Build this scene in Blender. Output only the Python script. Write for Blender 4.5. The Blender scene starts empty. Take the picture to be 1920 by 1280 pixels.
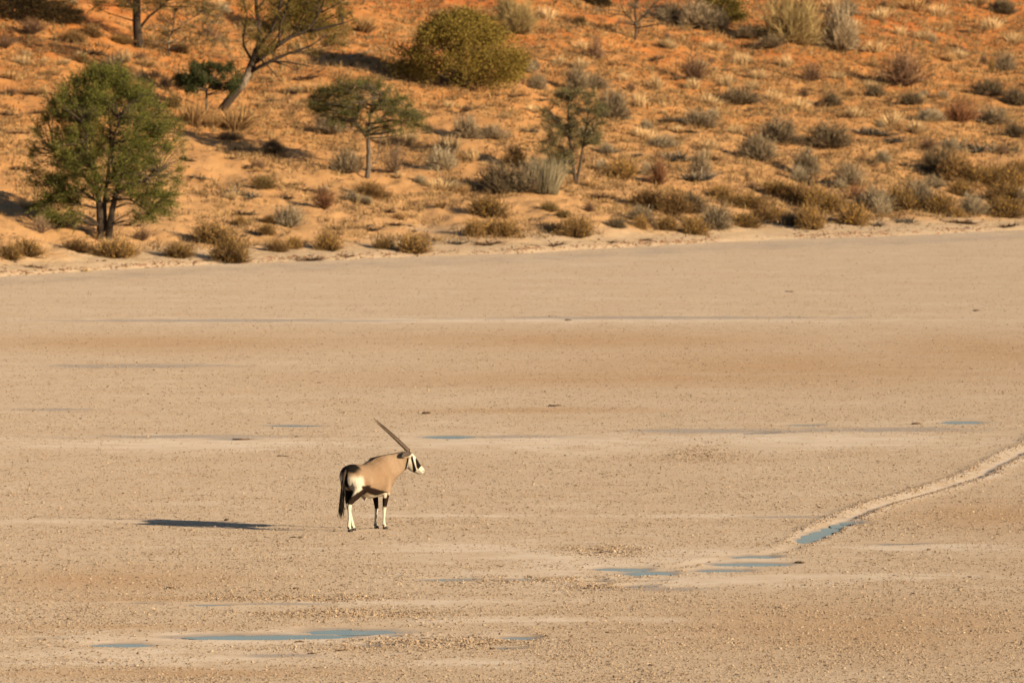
import bpy, math
import numpy as np
from mathutils import Vector

# ------------------------------------------------------------------ camera, sky, sun, exposure
FPX = 21333.0            # focal length in photograph pixels (400 mm on a 36 mm sensor, 1920 px wide)
CAM_H = 9.75             # camera stands on a rise above the pan
PITCH = math.atan(774.0 / FPX)
SUN_EL = math.radians(14.2)
SUN_DIR = Vector((0.839 * math.cos(SUN_EL), -0.545 * math.cos(SUN_EL), math.sin(SUN_EL)))
EXPOSURE = 1.05

scene = bpy.context.scene
col = scene.collection
cam_data = bpy.data.cameras.new('camera')
cam_data.lens = 400.0
cam_data.sensor_width = 36.0
cam_data.clip_start = 1.0
cam_data.clip_end = 20000.0
cam_data.dof.use_dof = True
cam_data.dof.focus_distance = 183.0
cam_data.dof.aperture_fstop = 6.0
cam = bpy.data.objects.new('camera', cam_data)
cam.location = (0, 0, CAM_H)
cam.rotation_euler = (math.pi / 2 - PITCH, 0, 0)
col.objects.link(cam)
scene.camera = cam

world = bpy.data.worlds.new('World')
scene.world = world
world.use_nodes = True
wn = world.node_tree
wn.nodes.clear()
sky = wn.nodes.new('ShaderNodeTexSky')
sky.sky_type = 'NISHITA'
sky.sun_disc = False
sky.sun_elevation = SUN_EL
sky.sun_rotation = math.atan2(SUN_DIR.x, SUN_DIR.y)
sky.altitude = 900
bg = wn.nodes.new('ShaderNodeBackground')
bg.inputs['Strength'].default_value = 0.05
wo = wn.nodes.new('ShaderNodeOutputWorld')
wn.links.new(sky.outputs[0], bg.inputs[0])
wn.links.new(bg.outputs[0], wo.inputs[0])

sun_data = bpy.data.lights.new('sun', 'SUN')
sun_data.energy = 5.0
sun_data.angle = math.radians(0.53)
sun_data.color = (1.0, 0.79, 0.52)
sun = bpy.data.objects.new('sun', sun_data)
sun.rotation_euler = SUN_DIR.to_track_quat('Z', 'Y').to_euler()
sun.location = (60, -40, 60)
col.objects.link(sun)

scene.view_settings.view_transform = 'Standard'
scene.view_settings.look = 'None'
scene.view_settings.gamma = 1.0
scene.view_settings.exposure = EXPOSURE
scene.view_settings.use_curve_mapping = False

# ------------------------------------------------------------------ helpers
RNG = np.random.default_rng(7)

def hash2(ix, iy, seed):
    h = (ix.astype(np.int64) * 374761393 + iy.astype(np.int64) * 668265263 + seed * 974634777) & 0x7fffffff
    h = ((h ^ (h >> 13)) * 1274126177) & 0x7fffffff
    h = (h ^ (h >> 16)) & 0xffff
    return h / 65535.0

def gnoise(x, y, seed=0):
    x = np.asarray(x, float); y = np.asarray(y, float)
    ix = np.floor(x); iy = np.floor(y)
    fx = x - ix; fy = y - iy
    ux = fx * fx * fx * (fx * (fx * 6 - 15) + 10); uy = fy * fy * fy * (fy * (fy * 6 - 15) + 10)
    def g(dx, dy):
        a = hash2(ix + dx, iy + dy, seed) * 2 * math.pi
        return np.cos(a) * (fx - dx) + np.sin(a) * (fy - dy)
    n0 = g(0, 0) * (1 - ux) + g(1, 0) * ux
    n1 = g(0, 1) * (1 - ux) + g(1, 1) * ux
    return (n0 * (1 - uy) + n1 * uy) * 1.5

def fbm(x, y, lam, octv=3, seed=0, gain=0.5):
    s = 0; a = 1.0; f = 1.0 / lam; t = 0
    for k in range(octv):
        s = s + a * gnoise(np.asarray(x) * f + 13.7 * k, np.asarray(y) * f - 7.1 * k, seed + k)
        t += a; a *= gain; f *= 2.03
    return s / t

def smooth(a, b, x):
    t = np.clip((np.asarray(x, float) - a) / (b - a), 0, 1)
    return t * t * (3 - 2 * t)

CP, SP = math.cos(PITCH), math.sin(PITCH)
def ray(px, py):
    u = (px - 960.0) / FPX; v = (640.0 - py) / FPX
    return u, CP + v * SP, -SP + v * CP          # x, y, z of a point of the view direction

def on_plane(px, py, z=0.0):
    rx, ry, rz = ray(px, py)
    t = (z - CAM_H) / rz
    return rx * t, ry * t

# foot of the dune, read on the pan plane
_fp = [on_plane(*p) for p in ((0, 521), (200, 509), (400, 498), (600, 491), (780, 483), (960, 478), (1200, 464), (1440, 452), (1680, 444), (1920, 433))]
FX = np.array([p[0] for p in _fp]); FY = np.array([p[1] for p in _fp])
FX = np.concatenate(([-3000, -300, -60, -26], FX, [28, 60, 300, 3000]))
FY = np.concatenate(([FY[0] - 60, FY[0] - 55, FY[0] - 42, FY[0] - 18], FY, [FY[-1] + 16, FY[-1] + 45, FY[-1] + 70, FY[-1] + 80]))
def foot(x):
    return np.interp(x, FX, FY)

NRM = 0.52     # cosine between the line of sight and the normal of the bank
PD = np.array([-6, -0.6, 0, 0.35, 0.9, 1.6, 3, 6, 12, 20, 28, 34, 40, 46, 60, 200, 2000, 9000], float)
PZ = np.array([-0.5, -0.08, 0.0, 0.10, 0.19, 0.27, 0.50, 1.06, 2.30, 4.02, 5.85, 7.25, 8.55, 9.3, 9.7, 9.9, 9.6, 6.0], float)
def dune_z(x, y, fine=True):
    x = np.asarray(x, float); y = np.asarray(y, float)
    D = (y - foot(x)) * NRM
    D = D + 0.5 * fbm(x, y, 5.0, 2, 31) * smooth(0.0, 2.0, D)
    z = np.interp(D, PD, PZ)
    up = smooth(0.6, 4.0, D)
    z = z + 0.30 * fbm(x, y * 0.5, 7.0, 2, 5) * up
    z = z + 0.17 * fbm(x, y * 0.6, 2.2, 2, 11) * up
    if fine:
        z = z + (0.09 * up + 0.02) * fbm(x, y * 0.8, 0.7, 2, 17) * smooth(-0.5, 0.6, D)
        z = z + (0.034 * up + 0.012) * fbm(x, y, 0.22, 2, 23) * smooth(-0.5, 0.6, D)
    return z

def on_dune(px, py):
    rx, ry, rz = ray(px, py)
    t = np.arange(290, 560, 0.1)
    z = CAM_H + rz * t
    x = rx * t; y = ry * t
    g = np.maximum(dune_z(x, y, True), 0.0)
    k = np.argmax(z < g)
    if z[k] >= g[k]:
        k = len(t) - 1
    return float(x[k]), float(y[k]), float(g[k])

def mesh_obj(name, V, F, C=None, mat=None, parent=None, smooth_shade=False, attrs=None, link=True):
    V = np.asarray(V, np.float32); F = np.asarray(F, np.int32)
    me = bpy.data.meshes.new(name)
    k = F.shape[1]
    me.vertices.add(len(V)); me.vertices.foreach_set('co', V.ravel())
    me.loops.add(F.size); me.loops.foreach_set('vertex_index', F.ravel())
    me.polygons.add(len(F))
    me.polygons.foreach_set('loop_start', np.arange(0, F.size, k, dtype=np.int32))
    me.polygons.foreach_set('use_smooth', np.full(len(F), smooth_shade, dtype=bool))
    me.update(calc_edges=True)
    if C is not None:
        a = me.color_attributes.new('Col', 'FLOAT_COLOR', 'POINT')
        C4 = np.ones((len(V), 4), np.float32); C4[:, :3] = C
        a.data.foreach_set('color', C4.ravel())
    for nm, arr in (attrs or {}).items():
        a = me.attributes.new(nm, 'FLOAT', 'POINT')
        a.data.foreach_set('value', np.asarray(arr, np.float32))
    if mat: me.materials.append(mat)
    if not link:
        return me
    o = bpy.data.objects.new(name, me)
    col.objects.link(o)
    if parent: o.parent = parent
    return o

def obj_from(me, name, parent=None):
    o = bpy.data.objects.new(name, me); col.objects.link(o)
    if parent: o.parent = parent
    return o

def empty(name, loc=(0, 0, 0), rz=0.0):
    o = bpy.data.objects.new(name, None); col.objects.link(o)
    o.location = loc; o.rotation_euler = (0, 0, rz); o.empty_display_size = 0.2
    return o

def tag(o, label=None, cat=None, group=None, kind=None):
    if label: o['label'] = label
    if cat: o['category'] = cat
    if group: o['group'] = group
    if kind: o['kind'] = kind
    return o

class Geo:
    def __init__(self): self.V = []; self.F = []; self.C = []; self.n = 0
    def add(self, V, F, C):
        V = np.asarray(V, float); self.V.append(V); self.F.append(np.asarray(F) + self.n)
        C = np.asarray(C, float)
        if C.ndim == 1: C = np.tile(C, (len(V), 1))
        self.C.append(C); self.n += len(V)
    def get(self):
        return np.concatenate(self.V), np.concatenate(self.F), np.concatenate(self.C)
    def obj(self, name, mat, parent=None, sm=False):
        V, F, C = self.get(); return mesh_obj(name, V, F, C, mat, parent, sm)
    def mesh(self, name, mat, sm=False):
        V, F, C = self.get(); return mesh_obj(name, V, F, C, mat, None, sm, link=False)

def unit(v):
    v = np.asarray(v, float)
    return v / np.maximum(np.linalg.norm(v, axis=-1, keepdims=True), 1e-9)

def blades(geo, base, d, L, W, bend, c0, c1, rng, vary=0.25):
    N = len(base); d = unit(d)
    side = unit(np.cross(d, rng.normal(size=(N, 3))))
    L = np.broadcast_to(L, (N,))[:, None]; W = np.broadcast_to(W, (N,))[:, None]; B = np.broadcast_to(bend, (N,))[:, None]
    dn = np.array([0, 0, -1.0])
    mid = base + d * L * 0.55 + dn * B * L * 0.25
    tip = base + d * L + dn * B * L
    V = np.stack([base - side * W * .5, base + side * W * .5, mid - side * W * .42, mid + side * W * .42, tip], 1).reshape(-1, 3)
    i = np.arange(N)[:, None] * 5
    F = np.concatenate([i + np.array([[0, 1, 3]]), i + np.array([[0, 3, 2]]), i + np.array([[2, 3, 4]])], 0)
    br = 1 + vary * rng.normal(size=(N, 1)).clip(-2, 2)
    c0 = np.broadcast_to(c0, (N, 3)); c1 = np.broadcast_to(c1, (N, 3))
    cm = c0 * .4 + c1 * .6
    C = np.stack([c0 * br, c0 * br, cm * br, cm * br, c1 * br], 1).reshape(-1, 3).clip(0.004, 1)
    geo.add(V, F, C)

def leaves(geo, cen, ax, L, W, c, rng, vary=0.25):
    N = len(cen); ax = unit(ax)
    side = unit(np.cross(ax, rng.normal(size=(N, 3))))
    L = np.broadcast_to(L, (N,))[:, None] * .5; W = np.broadcast_to(W, (N,))[:, None] * .5
    V = np.stack([cen - ax * L, cen + side * W, cen + ax * L, cen - side * W], 1).reshape(-1, 3)
    i = np.arange(N)[:, None] * 4
    F = np.concatenate([i + np.array([[0, 1, 2]]), i + np.array([[0, 2, 3]])], 0)
    br = 1 + vary * rng.normal(size=(N, 1)).clip(-2, 2)
    C = np.repeat((np.broadcast_to(c, (N, 3)) * br).clip(.004, 1), 4, 0)
    geo.add(V, F, C)

def tube(geo, pts, rad, c, k=6, cap=True):
    pts = np.asarray(pts, float); n = len(pts); rad = np.broadcast_to(rad, (n,))
    t = unit(np.gradient(pts, axis=0))
    ref = np.array([0.31, 0.95, 0.05]) if abs(t[0][1]) < .8 else np.array([1.0, 0.1, 0.2])
    u = unit(np.cross(t, ref)); v = np.cross(t, u)
    a = np.linspace(0, 2 * math.pi, k, endpoint=False)
    ring = pts[:, None, :] + rad[:, None, None] * (np.cos(a)[None, :, None] * u[:, None, :] + np.sin(a)[None, :, None] * v[:, None, :])
    V = ring.reshape(-1, 3)
    F = []
    for i in range(n - 1):
        for j in range(k):
            p, q = i * k + j, i * k + (j + 1) % k
            F += [(p, q, q + k), (p, q + k, p + k)]
    if cap:
        V = np.vstack([V, pts[:1], pts[-1:]])
        for j in range(k):
            F.append((n * k, (j + 1) % k, j)); F.append((n * k + 1, (n - 1) * k + j, (n - 1) * k + (j + 1) % k))
    geo.add(V, np.array(F), c)

def spline(P, n):
    P = np.asarray(P, float); m = len(P)
    s = np.concatenate(([0], np.cumsum(np.linalg.norm(np.diff(P[:, :3], axis=0), axis=1))))
    t = np.linspace(0, s[-1], n)
    M = np.zeros_like(P)
    for i in range(m):
        a, b = max(i - 1, 0), min(i + 1, m - 1)
        M[i] = (P[b] - P[a]) / max(s[b] - s[a], 1e-9)
    out = []
    for tt in t:
        i = min(max(np.searchsorted(s, tt) - 1, 0), m - 2)
        h = s[i + 1] - s[i]; x = (tt - s[i]) / h
        out.append((2*x**3-3*x*x+1)*P[i] + (x**3-2*x*x+x)*h*M[i] + (-2*x**3+3*x*x)*P[i+1] + (x**3-x*x)*h*M[i+1])
    return np.array(out)

# ------------------------------------------------------------------ materials
def new_mat(name, diffr=0.0):
    m = bpy.data.materials.new(name); m.use_nodes = True
    nt = m.node_tree; nt.nodes.clear()
    out = nt.nodes.new('ShaderNodeOutputMaterial'); b = nt.nodes.new('ShaderNodeBsdfPrincipled')
    nt.links.new(b.outputs[0], out.inputs[0])
    b.inputs['Roughness'].default_value = .9
    if 'Diffuse Roughness' in b.inputs: b.inputs['Diffuse Roughness'].default_value = diffr
    if 'Specular IOR Level' in b.inputs: b.inputs['Specular IOR Level'].default_value = .2
    return m, nt, b, out

def N(nt, typ, **kw):
    n = nt.nodes.new(typ)
    for k, v in kw.items():
        if k.startswith('_'): setattr(n, k[1:], v)
        else: n.inputs[k.replace('__', ' ')].default_value = v
    return n

def noise(nt, vec, scale, detail=4, rough=.55):
    n = nt.nodes.new('ShaderNodeTexNoise'); n.inputs['Scale'].default_value = scale
    n.inputs['Detail'].default_value = detail; n.inputs['Roughness'].default_value = rough
    nt.links.new(vec, n.inputs['Vector']); return n.outputs['Fac']

def math_(nt, op, a, b=None, clamp=False):
    n = nt.nodes.new('ShaderNodeMath'); n.operation = op; n.use_clamp = clamp
    for i, x in enumerate((a, b)):
        if x is None: continue
        if isinstance(x, (int, float)): n.inputs[i].default_value = x
        else: nt.links.new(x, n.inputs[i])
    return n.outputs[0]

def maprange(nt, x, a, b, c=0., d=1.):
    n = nt.nodes.new('ShaderNodeMapRange'); nt.links.new(x, n.inputs[0])
    for i, v in zip((1, 2, 3, 4), (a, b, c, d)): n.inputs[i].default_value = v
    return n.outputs[0]

def mixc(nt, f, a, b, mode='MIX'):
    n = nt.nodes.new('ShaderNodeMix'); n.data_type = 'RGBA'; n.blend_type = mode
    if isinstance(f, (int, float)): n.inputs[0].default_value = f
    else: nt.links.new(f, n.inputs[0])
    for i, x in ((6, a), (7, b)):
        if isinstance(x, tuple): n.inputs[i].default_value = (*x, 1)
        else: nt.links.new(x, n.inputs[i])
    return n.outputs[2]

def attr(nt, name, typ='GEOMETRY'):
    n = nt.nodes.new('ShaderNodeAttribute'); n.attribute_name = name; n.attribute_type = typ; return n

def coords(nt, sc=(1, 1, 1)):
    tc = nt.nodes.new('ShaderNodeTexCoord')
    mp = nt.nodes.new('ShaderNodeMapping'); mp.inputs['Scale'].default_value = sc
    nt.links.new(tc.outputs['Object'], mp.inputs['Vector'])
    return mp.outputs[0]

def bump(nt, b, h, strength, dist):
    n = nt.nodes.new('ShaderNodeBump'); n.inputs['Strength'].default_value = strength; n.inputs['Distance'].default_value = dist
    nt.links.new(h, n.inputs['Height']); nt.links.new(n.outputs[0], b.inputs['Normal'])

# pan: dried clay with grey silt films, wet margins and browner reaches
PAN_A = (.335, .268, .205); PAN_B = (.275, .214, .158)
m_pan, nt, b, _ = new_mat('clay_pan', 1.0)
v = coords(nt); 
n1 = noise(nt, v, .55, 6, .6); n2 = noise(nt, v, 3.5, 5, .65); n3 = noise(nt, v, 28, 3, .6)
c = mixc(nt, maprange(nt, n2, .3, .7), PAN_B, PAN_A)
c = mixc(nt, maprange(nt, n1, .42, .62, 0, .35), c, (.325, .275, .225))
n4 = noise(nt, v, .32, 7, .66)
c = mixc(nt, maprange(nt, n4, .52, .68, 0, .32), c, (.40, .345, .29))
c = mixc(nt, maprange(nt, n4, .48, .34, 0, .28), c, (.27, .19, .125))
n5 = noise(nt, v, .75, 6, .7)
c = mixc(nt, maprange(nt, n5, .60, .70, 0, .5), c, (.235, .20, .17))
br = math_(nt, 'MULTIPLY', attr(nt, 'brown').outputs['Fac'], maprange(nt, n1, .2, .5), True)
c = mixc(nt, br, c, (.262, .176, .106))
si = maprange(nt, math_(nt, 'ADD', attr(nt, 'silt').outputs['Fac'], math_(nt, 'MULTIPLY', math_(nt, 'SUBTRACT', noise(nt, v, 1.1, 6, .68), .5), 2.6)), .25, .95)
c = mixc(nt, math_(nt, 'MULTIPLY', si, .85), c, (.395, .342, .298))
wt = maprange(nt, math_(nt, 'ADD', attr(nt, 'wet').outputs['Fac'], math_(nt, 'MULTIPLY', math_(nt, 'SUBTRACT', noise(nt, v, .8, 5, .6), .5), 1.5)), .35, .85)
c = mixc(nt, math_(nt, 'MULTIPLY', wt, .8), c, (.205, .172, .143))
c = mixc(nt, maprange(nt, n3, .3, .75, 0, .3), c, (.245, .18, .122))
nt.links.new(c, b.inputs['Base Color'])
nt.links.new(maprange(nt, wt, 0, 1, .92, .45), b.inputs['Roughness'])
bump(nt, b, math_(nt, 'ADD', n3, math_(nt, 'MULTIPLY', noise(nt, v, 90, 3), .5)), .45, .012)

# dune sand: redder up the slope, bleached at the foot
m_sand, nt, b, _ = new_mat('dune_sand', .6)
v = coords(nt)
hgt = attr(nt, 'up').outputs['Fac']
n1 = noise(nt, v, .25, 5, .6); n2 = noise(nt, v, 2.2, 6, .65); n3 = noise(nt, v, 16, 4, .6)
f = math_(nt, 'MULTIPLY', hgt, maprange(nt, n1, .25, .75, .45, 1.55), True)
rp = nt.nodes.new('ShaderNodeValToRGB'); nt.links.new(f, rp.inputs[0])
e = rp.color_ramp.elements
e[0].position = 0; e[0].color = (.46, .355, .25, 1)
e[1].position = 1.0; e[1].color = (.375, .112, .020, 1)
for p, cc in ((.028, (.43, .32, .21)), (.065, (.415, .245, .112)), (.40, (.405, .203, .070)), (.70, (.39, .155, .038))):
    q = e.new(p); q.color = (*cc, 1)
c = mixc(nt, maprange(nt, n2, .45, .75, 0, .45), rp.outputs[0], (.33, .20, .10))
c = mixc(nt, maprange(nt, n3, .5, .8, 0, .4), c, (.28, .17, .095))
nt.links.new(c, b.inputs['Base Color'])
bump(nt, b, math_(nt, 'ADD', math_(nt, 'MULTIPLY', n2, 1.5), n3), .7, .08)

# vegetation: colour carried per blade, a little light passes through
def veg_mat(name, trans=.2, rnd=.25):
    m, nt, b, out = new_mat(name)
    a = attr(nt, 'Col').outputs['Color']
    oi = nt.nodes.new('ShaderNodeObjectInfo')
    hs = nt.nodes.new('ShaderNodeHueSaturation')
    nt.links.new(a, hs.inputs['Color'])
    nt.links.new(maprange(nt, oi.outputs['Random'], 0, 1, 1 - rnd, 1 + rnd), hs.inputs['Value'])
    nt.links.new(hs.outputs[0], b.inputs['Base Color'])
    tr = nt.nodes.new('ShaderNodeBsdfTranslucent'); nt.links.new(hs.outputs[0], tr.inputs[0])
    mx = nt.nodes.new('ShaderNodeMixShader'); mx.inputs[0].default_value = trans
    nt.links.new(b.outputs[0], mx.inputs[1]); nt.links.new(tr.outputs[0], mx.inputs[2]); nt.links.new(mx.outputs[0], out.inputs[0])
    return m
m_veg = veg_mat('dry_foliage', .2); m_leaf = veg_mat('green_foliage', .3, .1)

m_bark, nt, b, _ = new_mat('bark')
v = coords(nt, (1, 1, .25))
c = mixc(nt, maprange(nt, noise(nt, v, 22, 5, .7), .35, .65), attr(nt, 'Col').outputs['Color'], (.05, .035, .025))
nt.links.new(c, b.inputs['Base Color']); bump(nt, b, noise(nt, v, 30, 4, .7), .8, .03)

m_coat, nt, b, _ = new_mat('oryx_coat')
v = coords(nt, (1, 1, 1)); v2 = coords(nt, (1, 1, .3))
c = mixc(nt, maprange(nt, noise(nt, v2, 90, 4, .65), .3, .7, 0, .5), attr(nt, 'Col').outputs['Color'], (.62, .56, .5), 'MULTIPLY')
c = mixc(nt, maprange(nt, noise(nt, v, 5, 4, .6), .5, .75, 0, .6), c, (.72, .64, .56), 'MULTIPLY')
nt.links.new(c, b.inputs['Base Color']); b.inputs['Roughness'].default_value = .85; b.inputs['Specular IOR Level'].default_value = .08
bump(nt, b, math_(nt, 'ADD', noise(nt, v2, 110, 3, .6), math_(nt, 'MULTIPLY', noise(nt, v2, 9, 3, .5), 5.0)), .55, .008)

m_horn, nt, b, _ = new_mat('horn_keratin')
v = coords(nt)
nt.links.new(mixc(nt, maprange(nt, noise(nt, v, 25, 4, .6), .3, .7), (.11, .075, .05), (.05, .034, .024)), b.inputs['Base Color'])
b.inputs['Roughness'].default_value = .5
m_black, nt, b, _ = new_mat('dark_keratin')
v = coords(nt)
nt.links.new(mixc(nt, noise(nt, v, 40, 3), (.012, .009, .008), (.035, .026, .02)), b.inputs['Base Color']); b.inputs['Roughness'].default_value = .5
m_eye, nt, b, _ = new_mat('eye')
v = coords(nt)
nt.links.new(mixc(nt, noise(nt, v, 60, 2), (.006, .004, .003), (.015, .009, .005)), b.inputs['Base Color']); b.inputs['Roughness'].default_value = .08

m_water, nt, b, _ = new_mat('muddy_water')
v = coords(nt)
nt.links.new(mixc(nt, noise(nt, v, 1.5, 3), (.075, .09, .088), (.09, .10, .097)), b.inputs['Base Color'])
b.inputs['Roughness'].default_value = .16; b.inputs['IOR'].default_value = 1.33
b.inputs['Specular IOR Level'].default_value = .5
bump(nt, b, noise(nt, v, 9, 2), .12, .01)

m_clod, nt, b, _ = new_mat('clay_clod', .8)
v = coords(nt)
rc = attr(nt, 'tint', 'INSTANCER').outputs['Fac']
rp = nt.nodes.new('ShaderNodeValToRGB'); nt.links.new(rc, rp.inputs[0]); e = rp.color_ramp.elements
e[0].position = 0; e[0].color = (.10, .06, .038, 1); e[1].position = 1; e[1].color = (.50, .39, .28, 1)
for p, cc in ((.15, (.18, .12, .075)), (.35, (.29, .21, .145)), (.8, (.37, .28, .195))):
    q = e.new(p); q.color = (*cc, 1)
nt.links.new(mixc(nt, maprange(nt, noise(nt, v, 30, 3), .3, .7, 0, .3), rp.outputs[0], (.25, .175, .115)), b.inputs['Base Color'])

m_dung, nt, b, _ = new_mat('dark_earth')
v = coords(nt)
nt.links.new(mixc(nt, noise(nt, v, 18, 4), (.055, .034, .022), (.19, .12, .07)), b.inputs['Base Color'])
bump(nt, b, noise(nt, v, 40, 3), .8, .02)

# ------------------------------------------------------------------ the pan
def loc_ellipses(L):
    out = []
    for (px, py, rx, ry) in L:
        x, y = on_plane(px, py); s = FPX / y
        out.append((x, y, rx / s, ry / (s * CAM_H / y)))
    return out
def slim(L, f): return [(a, b_, c_, d_ * f) for a, b_, c_, d_ in L]

PUD = [  # photo x, y, half width, half height of each pool of water
 (470,1195,118,5.2),(560,1194,95,5),(655,1185,85,5.5),(228,1210,52,4),(75,1198,32,2),(695,1211,27,2.4),(974,1197,29,3.6),(956,1216,27,3.2),
 (843,1088,46,3),(966,1088,36,2.4),(1165,1068,47,3.6),(1218,1076,44,4.6),(1192,1101,25,2.8),(1408,1059,66,3.6),(1355,1071,47,3),
 (1415,1045,37,3.2),(1508,1014,14,5),(1522,1008,18,6),(1540,1001,18,5.5),(1557,994,17,4.5),(1575,987,17,3.5),(1596,981,22,3),(1690,1021,52,1.8),(1805,793,38,3.2),(845,820,48,3),(1505,798,36,2),
 (262,1132,28,1.8),(395,1135,45,2.2),(545,799,46,2),(1420,814,24,1.8),(745,1192,16,2),(1215,1090,30,2),(1115,1090,24,2)]
PUDW = slim(loc_ellipses(PUD), .86)
SILT = loc_ellipses([(1150,1050,380,34),(900,1030,260,12),(1050,1085,320,22),(1320,1095,300,15),(500,1200,520,20),(300,1235,420,18),(900,1245,150,10),
 (750,1130,320,10),(350,835,470,16),(1000,832,360,20),(1500,828,430,22),(900,603,1000,6),(1750,1030,260,9),(1000,1165,350,8),(1600,1085,260,8),(150,980,180,5),(900,970,260,5),(1300,970,200,5)])
WET = loc_ellipses([(400,603,460,3.5),(1200,598,520,3),(1350,811,260,6),(1650,809,260,6),(330,821,320,4),(950,821,170,4),(430,826,60,3),(250,688,250,5),(100,770,120,3),(500,1135,180,3),(520,1232,110,4),(1250,1108,160,4),(1500,972,160,2)])
BROWN = loc_ellipses([(1500,690,520,40),(1200,712,620,18),(1850,660,260,36),(300,645,420,18),(1620,1180,420,55),(200,1090,260,22),(1880,970,220,30),(1100,640,500,20),(350,1125,330,6),(200,1178,260,5),(1000,772,260,5),(300,1265,400,10)])
ROUGH = loc_ellipses([(1130,1036,90,10),(820,1208,170,12),(1000,1090,160,8),(560,1125,180,6),(1320,855,70,10),(1120,1104,60,5),(650,1155,160,6)])
TRK = np.array([on_plane(*p) for p in ((1990,800),(1935,840),(1880,866),(1840,890),(1780,912),(1700,935),(1620,960),(1570,983),(1530,1003),(1500,1022),(1470,1034),(1400,1045),(1310,1058),(1210,1078),(1110,1101))])
TS = spline(TRK, 260)
TS[:, 0] += .03 * np.sin(np.arange(260) * .21)

def ell(L, x, y, soft=1.0):
    m = np.zeros_like(x)
    for (cx, cy, rx, ry) in L:
        q = ((x - cx) / rx) ** 2 + ((y - cy) / ry) ** 2
        m = np.maximum(m, np.exp(-q * soft))
    return m

def track_dist(x, y):
    d = np.full(x.shape, 9.0); t = np.zeros(x.shape)
    sel = (x > TRK[:, 0].min() - 3) & (x < TRK[:, 0].max() + 3) & (y > TRK[:, 1].min() - 3) & (y < TRK[:, 1].max() + 3)
    xs, ys = x[sel], y[sel]; best = np.full(xs.shape, 9.0); tb = np.zeros(xs.shape)
    for i, p in enumerate(TS):
        q = np.hypot(xs - p[0], ys - p[1]); k = q < best
        best[k] = q[k]; tb[k] = i / len(TS)
    d[sel] = best; t[sel] = tb
    return d, t

def pan_z(x, y, full=False):
    rough = ell(ROUGH, x, y)
    silt = ell(SILT, x, y)
    z = 0.030 + (0.012 + .03 * rough) * fbm(x, y, 1.1, 2, 3) + (.009 + .02 * rough - .006 * silt) * fbm(x, y, .32, 2, 9) + .012 * fbm(x, y, 7, 2, 4)
    wob = .30 * fbm(x, y, 1.4, 3, 55) + .30 * fbm(x, y * .6, .38, 2, 57)
    basin = np.zeros_like(x); near = np.zeros_like(x)
    for (cx, cy, rx, ry) in PUDW:
        q = np.sqrt(((x - cx) / rx) ** 2 + ((y - cy) / ry) ** 2) + wob
        basin = np.maximum(basin, 1 - smooth(.80, 1.06, q)); near = np.maximum(near, 1 - smooth(1.0, 2.0, q))
    d, t = track_dist(x, y)
    dw = d * 1.7 + .07 * fbm(x, y, .8, 3, 77)
    fade = 1 - .75 * smooth(.62, .85, t)
    groove = (1 - smooth(.08, .34, dw)) * fade
    rim = np.exp(-((dw - .50) / .2) ** 2) * fade
    z = z - .06 * groove + (.028 + .016 * fbm(x, y, .4, 2, 78)) * rim
    z = z * (1 - .8 * near)
    # a pool floor lies below the water level (z = 0)
    z = np.where(basin > 0, z * (1 - basin) + (-.03) * basin, z)
    z = np.where((groove < .05) & (basin <= 0), np.maximum(z, .005), z)
    z = np.where((groove >= .05) & (basin <= 0), np.maximum(z, .004), z)
    if full: return z, silt, rough, basin, near, groove, rim
    return z

xs = np.concatenate(([-6000, -2000, -600, -200, -80, -40, -25], np.arange(-19, 19.01, .12), [25, 40, 80, 200, 600, 2000, 6000]))
ys = np.concatenate(([-6000, -2000, -500, -100, 0, 60, 100, 125], np.arange(138, 232, .2), np.arange(232, 385, .5), [390, 420, 500, 700, 1500, 4000, 9000]))
X, Y = np.meshgrid(xs, ys)
Zp, silt, rough, basin, near, groove, rim = pan_z(X, Y, True)
inside = (np.abs(X) < 19.5) & (Y > 137) & (Y < 386)
Zp = np.where(inside, Zp, .03)
silt = np.maximum(silt * .8, .95 * np.maximum(rim, groove)) - .25 * rough
footband = np.exp(-(((foot(X) - Y) - 6) / 7.0) ** 2) * (Y < foot(X) + 4)
wet = np.maximum.reduce([ell(WET, X, Y), near * .85, basin, .55 * footband, groove * .12])
brown = ell(BROWN, X, Y)
nx, ny = len(xs), len(ys)
ii = (np.arange(ny - 1)[:, None] * nx + np.arange(nx - 1)[None, :]).ravel()
F = np.stack([ii, ii + 1, ii + 1 + nx, ii + nx], 1)
pan = mesh_obj('salt_pan', np.stack([X.ravel(), Y.ravel(), Zp.ravel()], 1), F, None, m_pan, None, True,
               {'silt': silt.ravel(), 'wet': wet.ravel(), 'brown': brown.ravel()})
tag(pan, 'broad flat pan of cracked tan clay', 'ground', kind='structure')

for k, (cx, cy, rx, ry) in enumerate(PUDW):
    a = np.linspace(0, 2 * math.pi, 40, endpoint=False)
    w = 1.16 + .06 * np.sin(3 * a + k) + .04 * np.sin(5 * a + 2 * k)
    V = np.stack([rx * w * np.cos(a), ry * w * np.sin(a), np.zeros(40)], 1)
    V = np.vstack([V, [[0, 0, 0]]])
    F = np.array([(j, (j + 1) % 40, 40) for j in range(40)])
    o = mesh_obj('puddle', V, F, None, m_water, None, True)
    o.location = (cx, cy, .00008 * k)
    tag(o, 'shallow blue pool of standing water on the clay pan', 'puddle', 'rain puddles left on the pan', 'structure')

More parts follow.
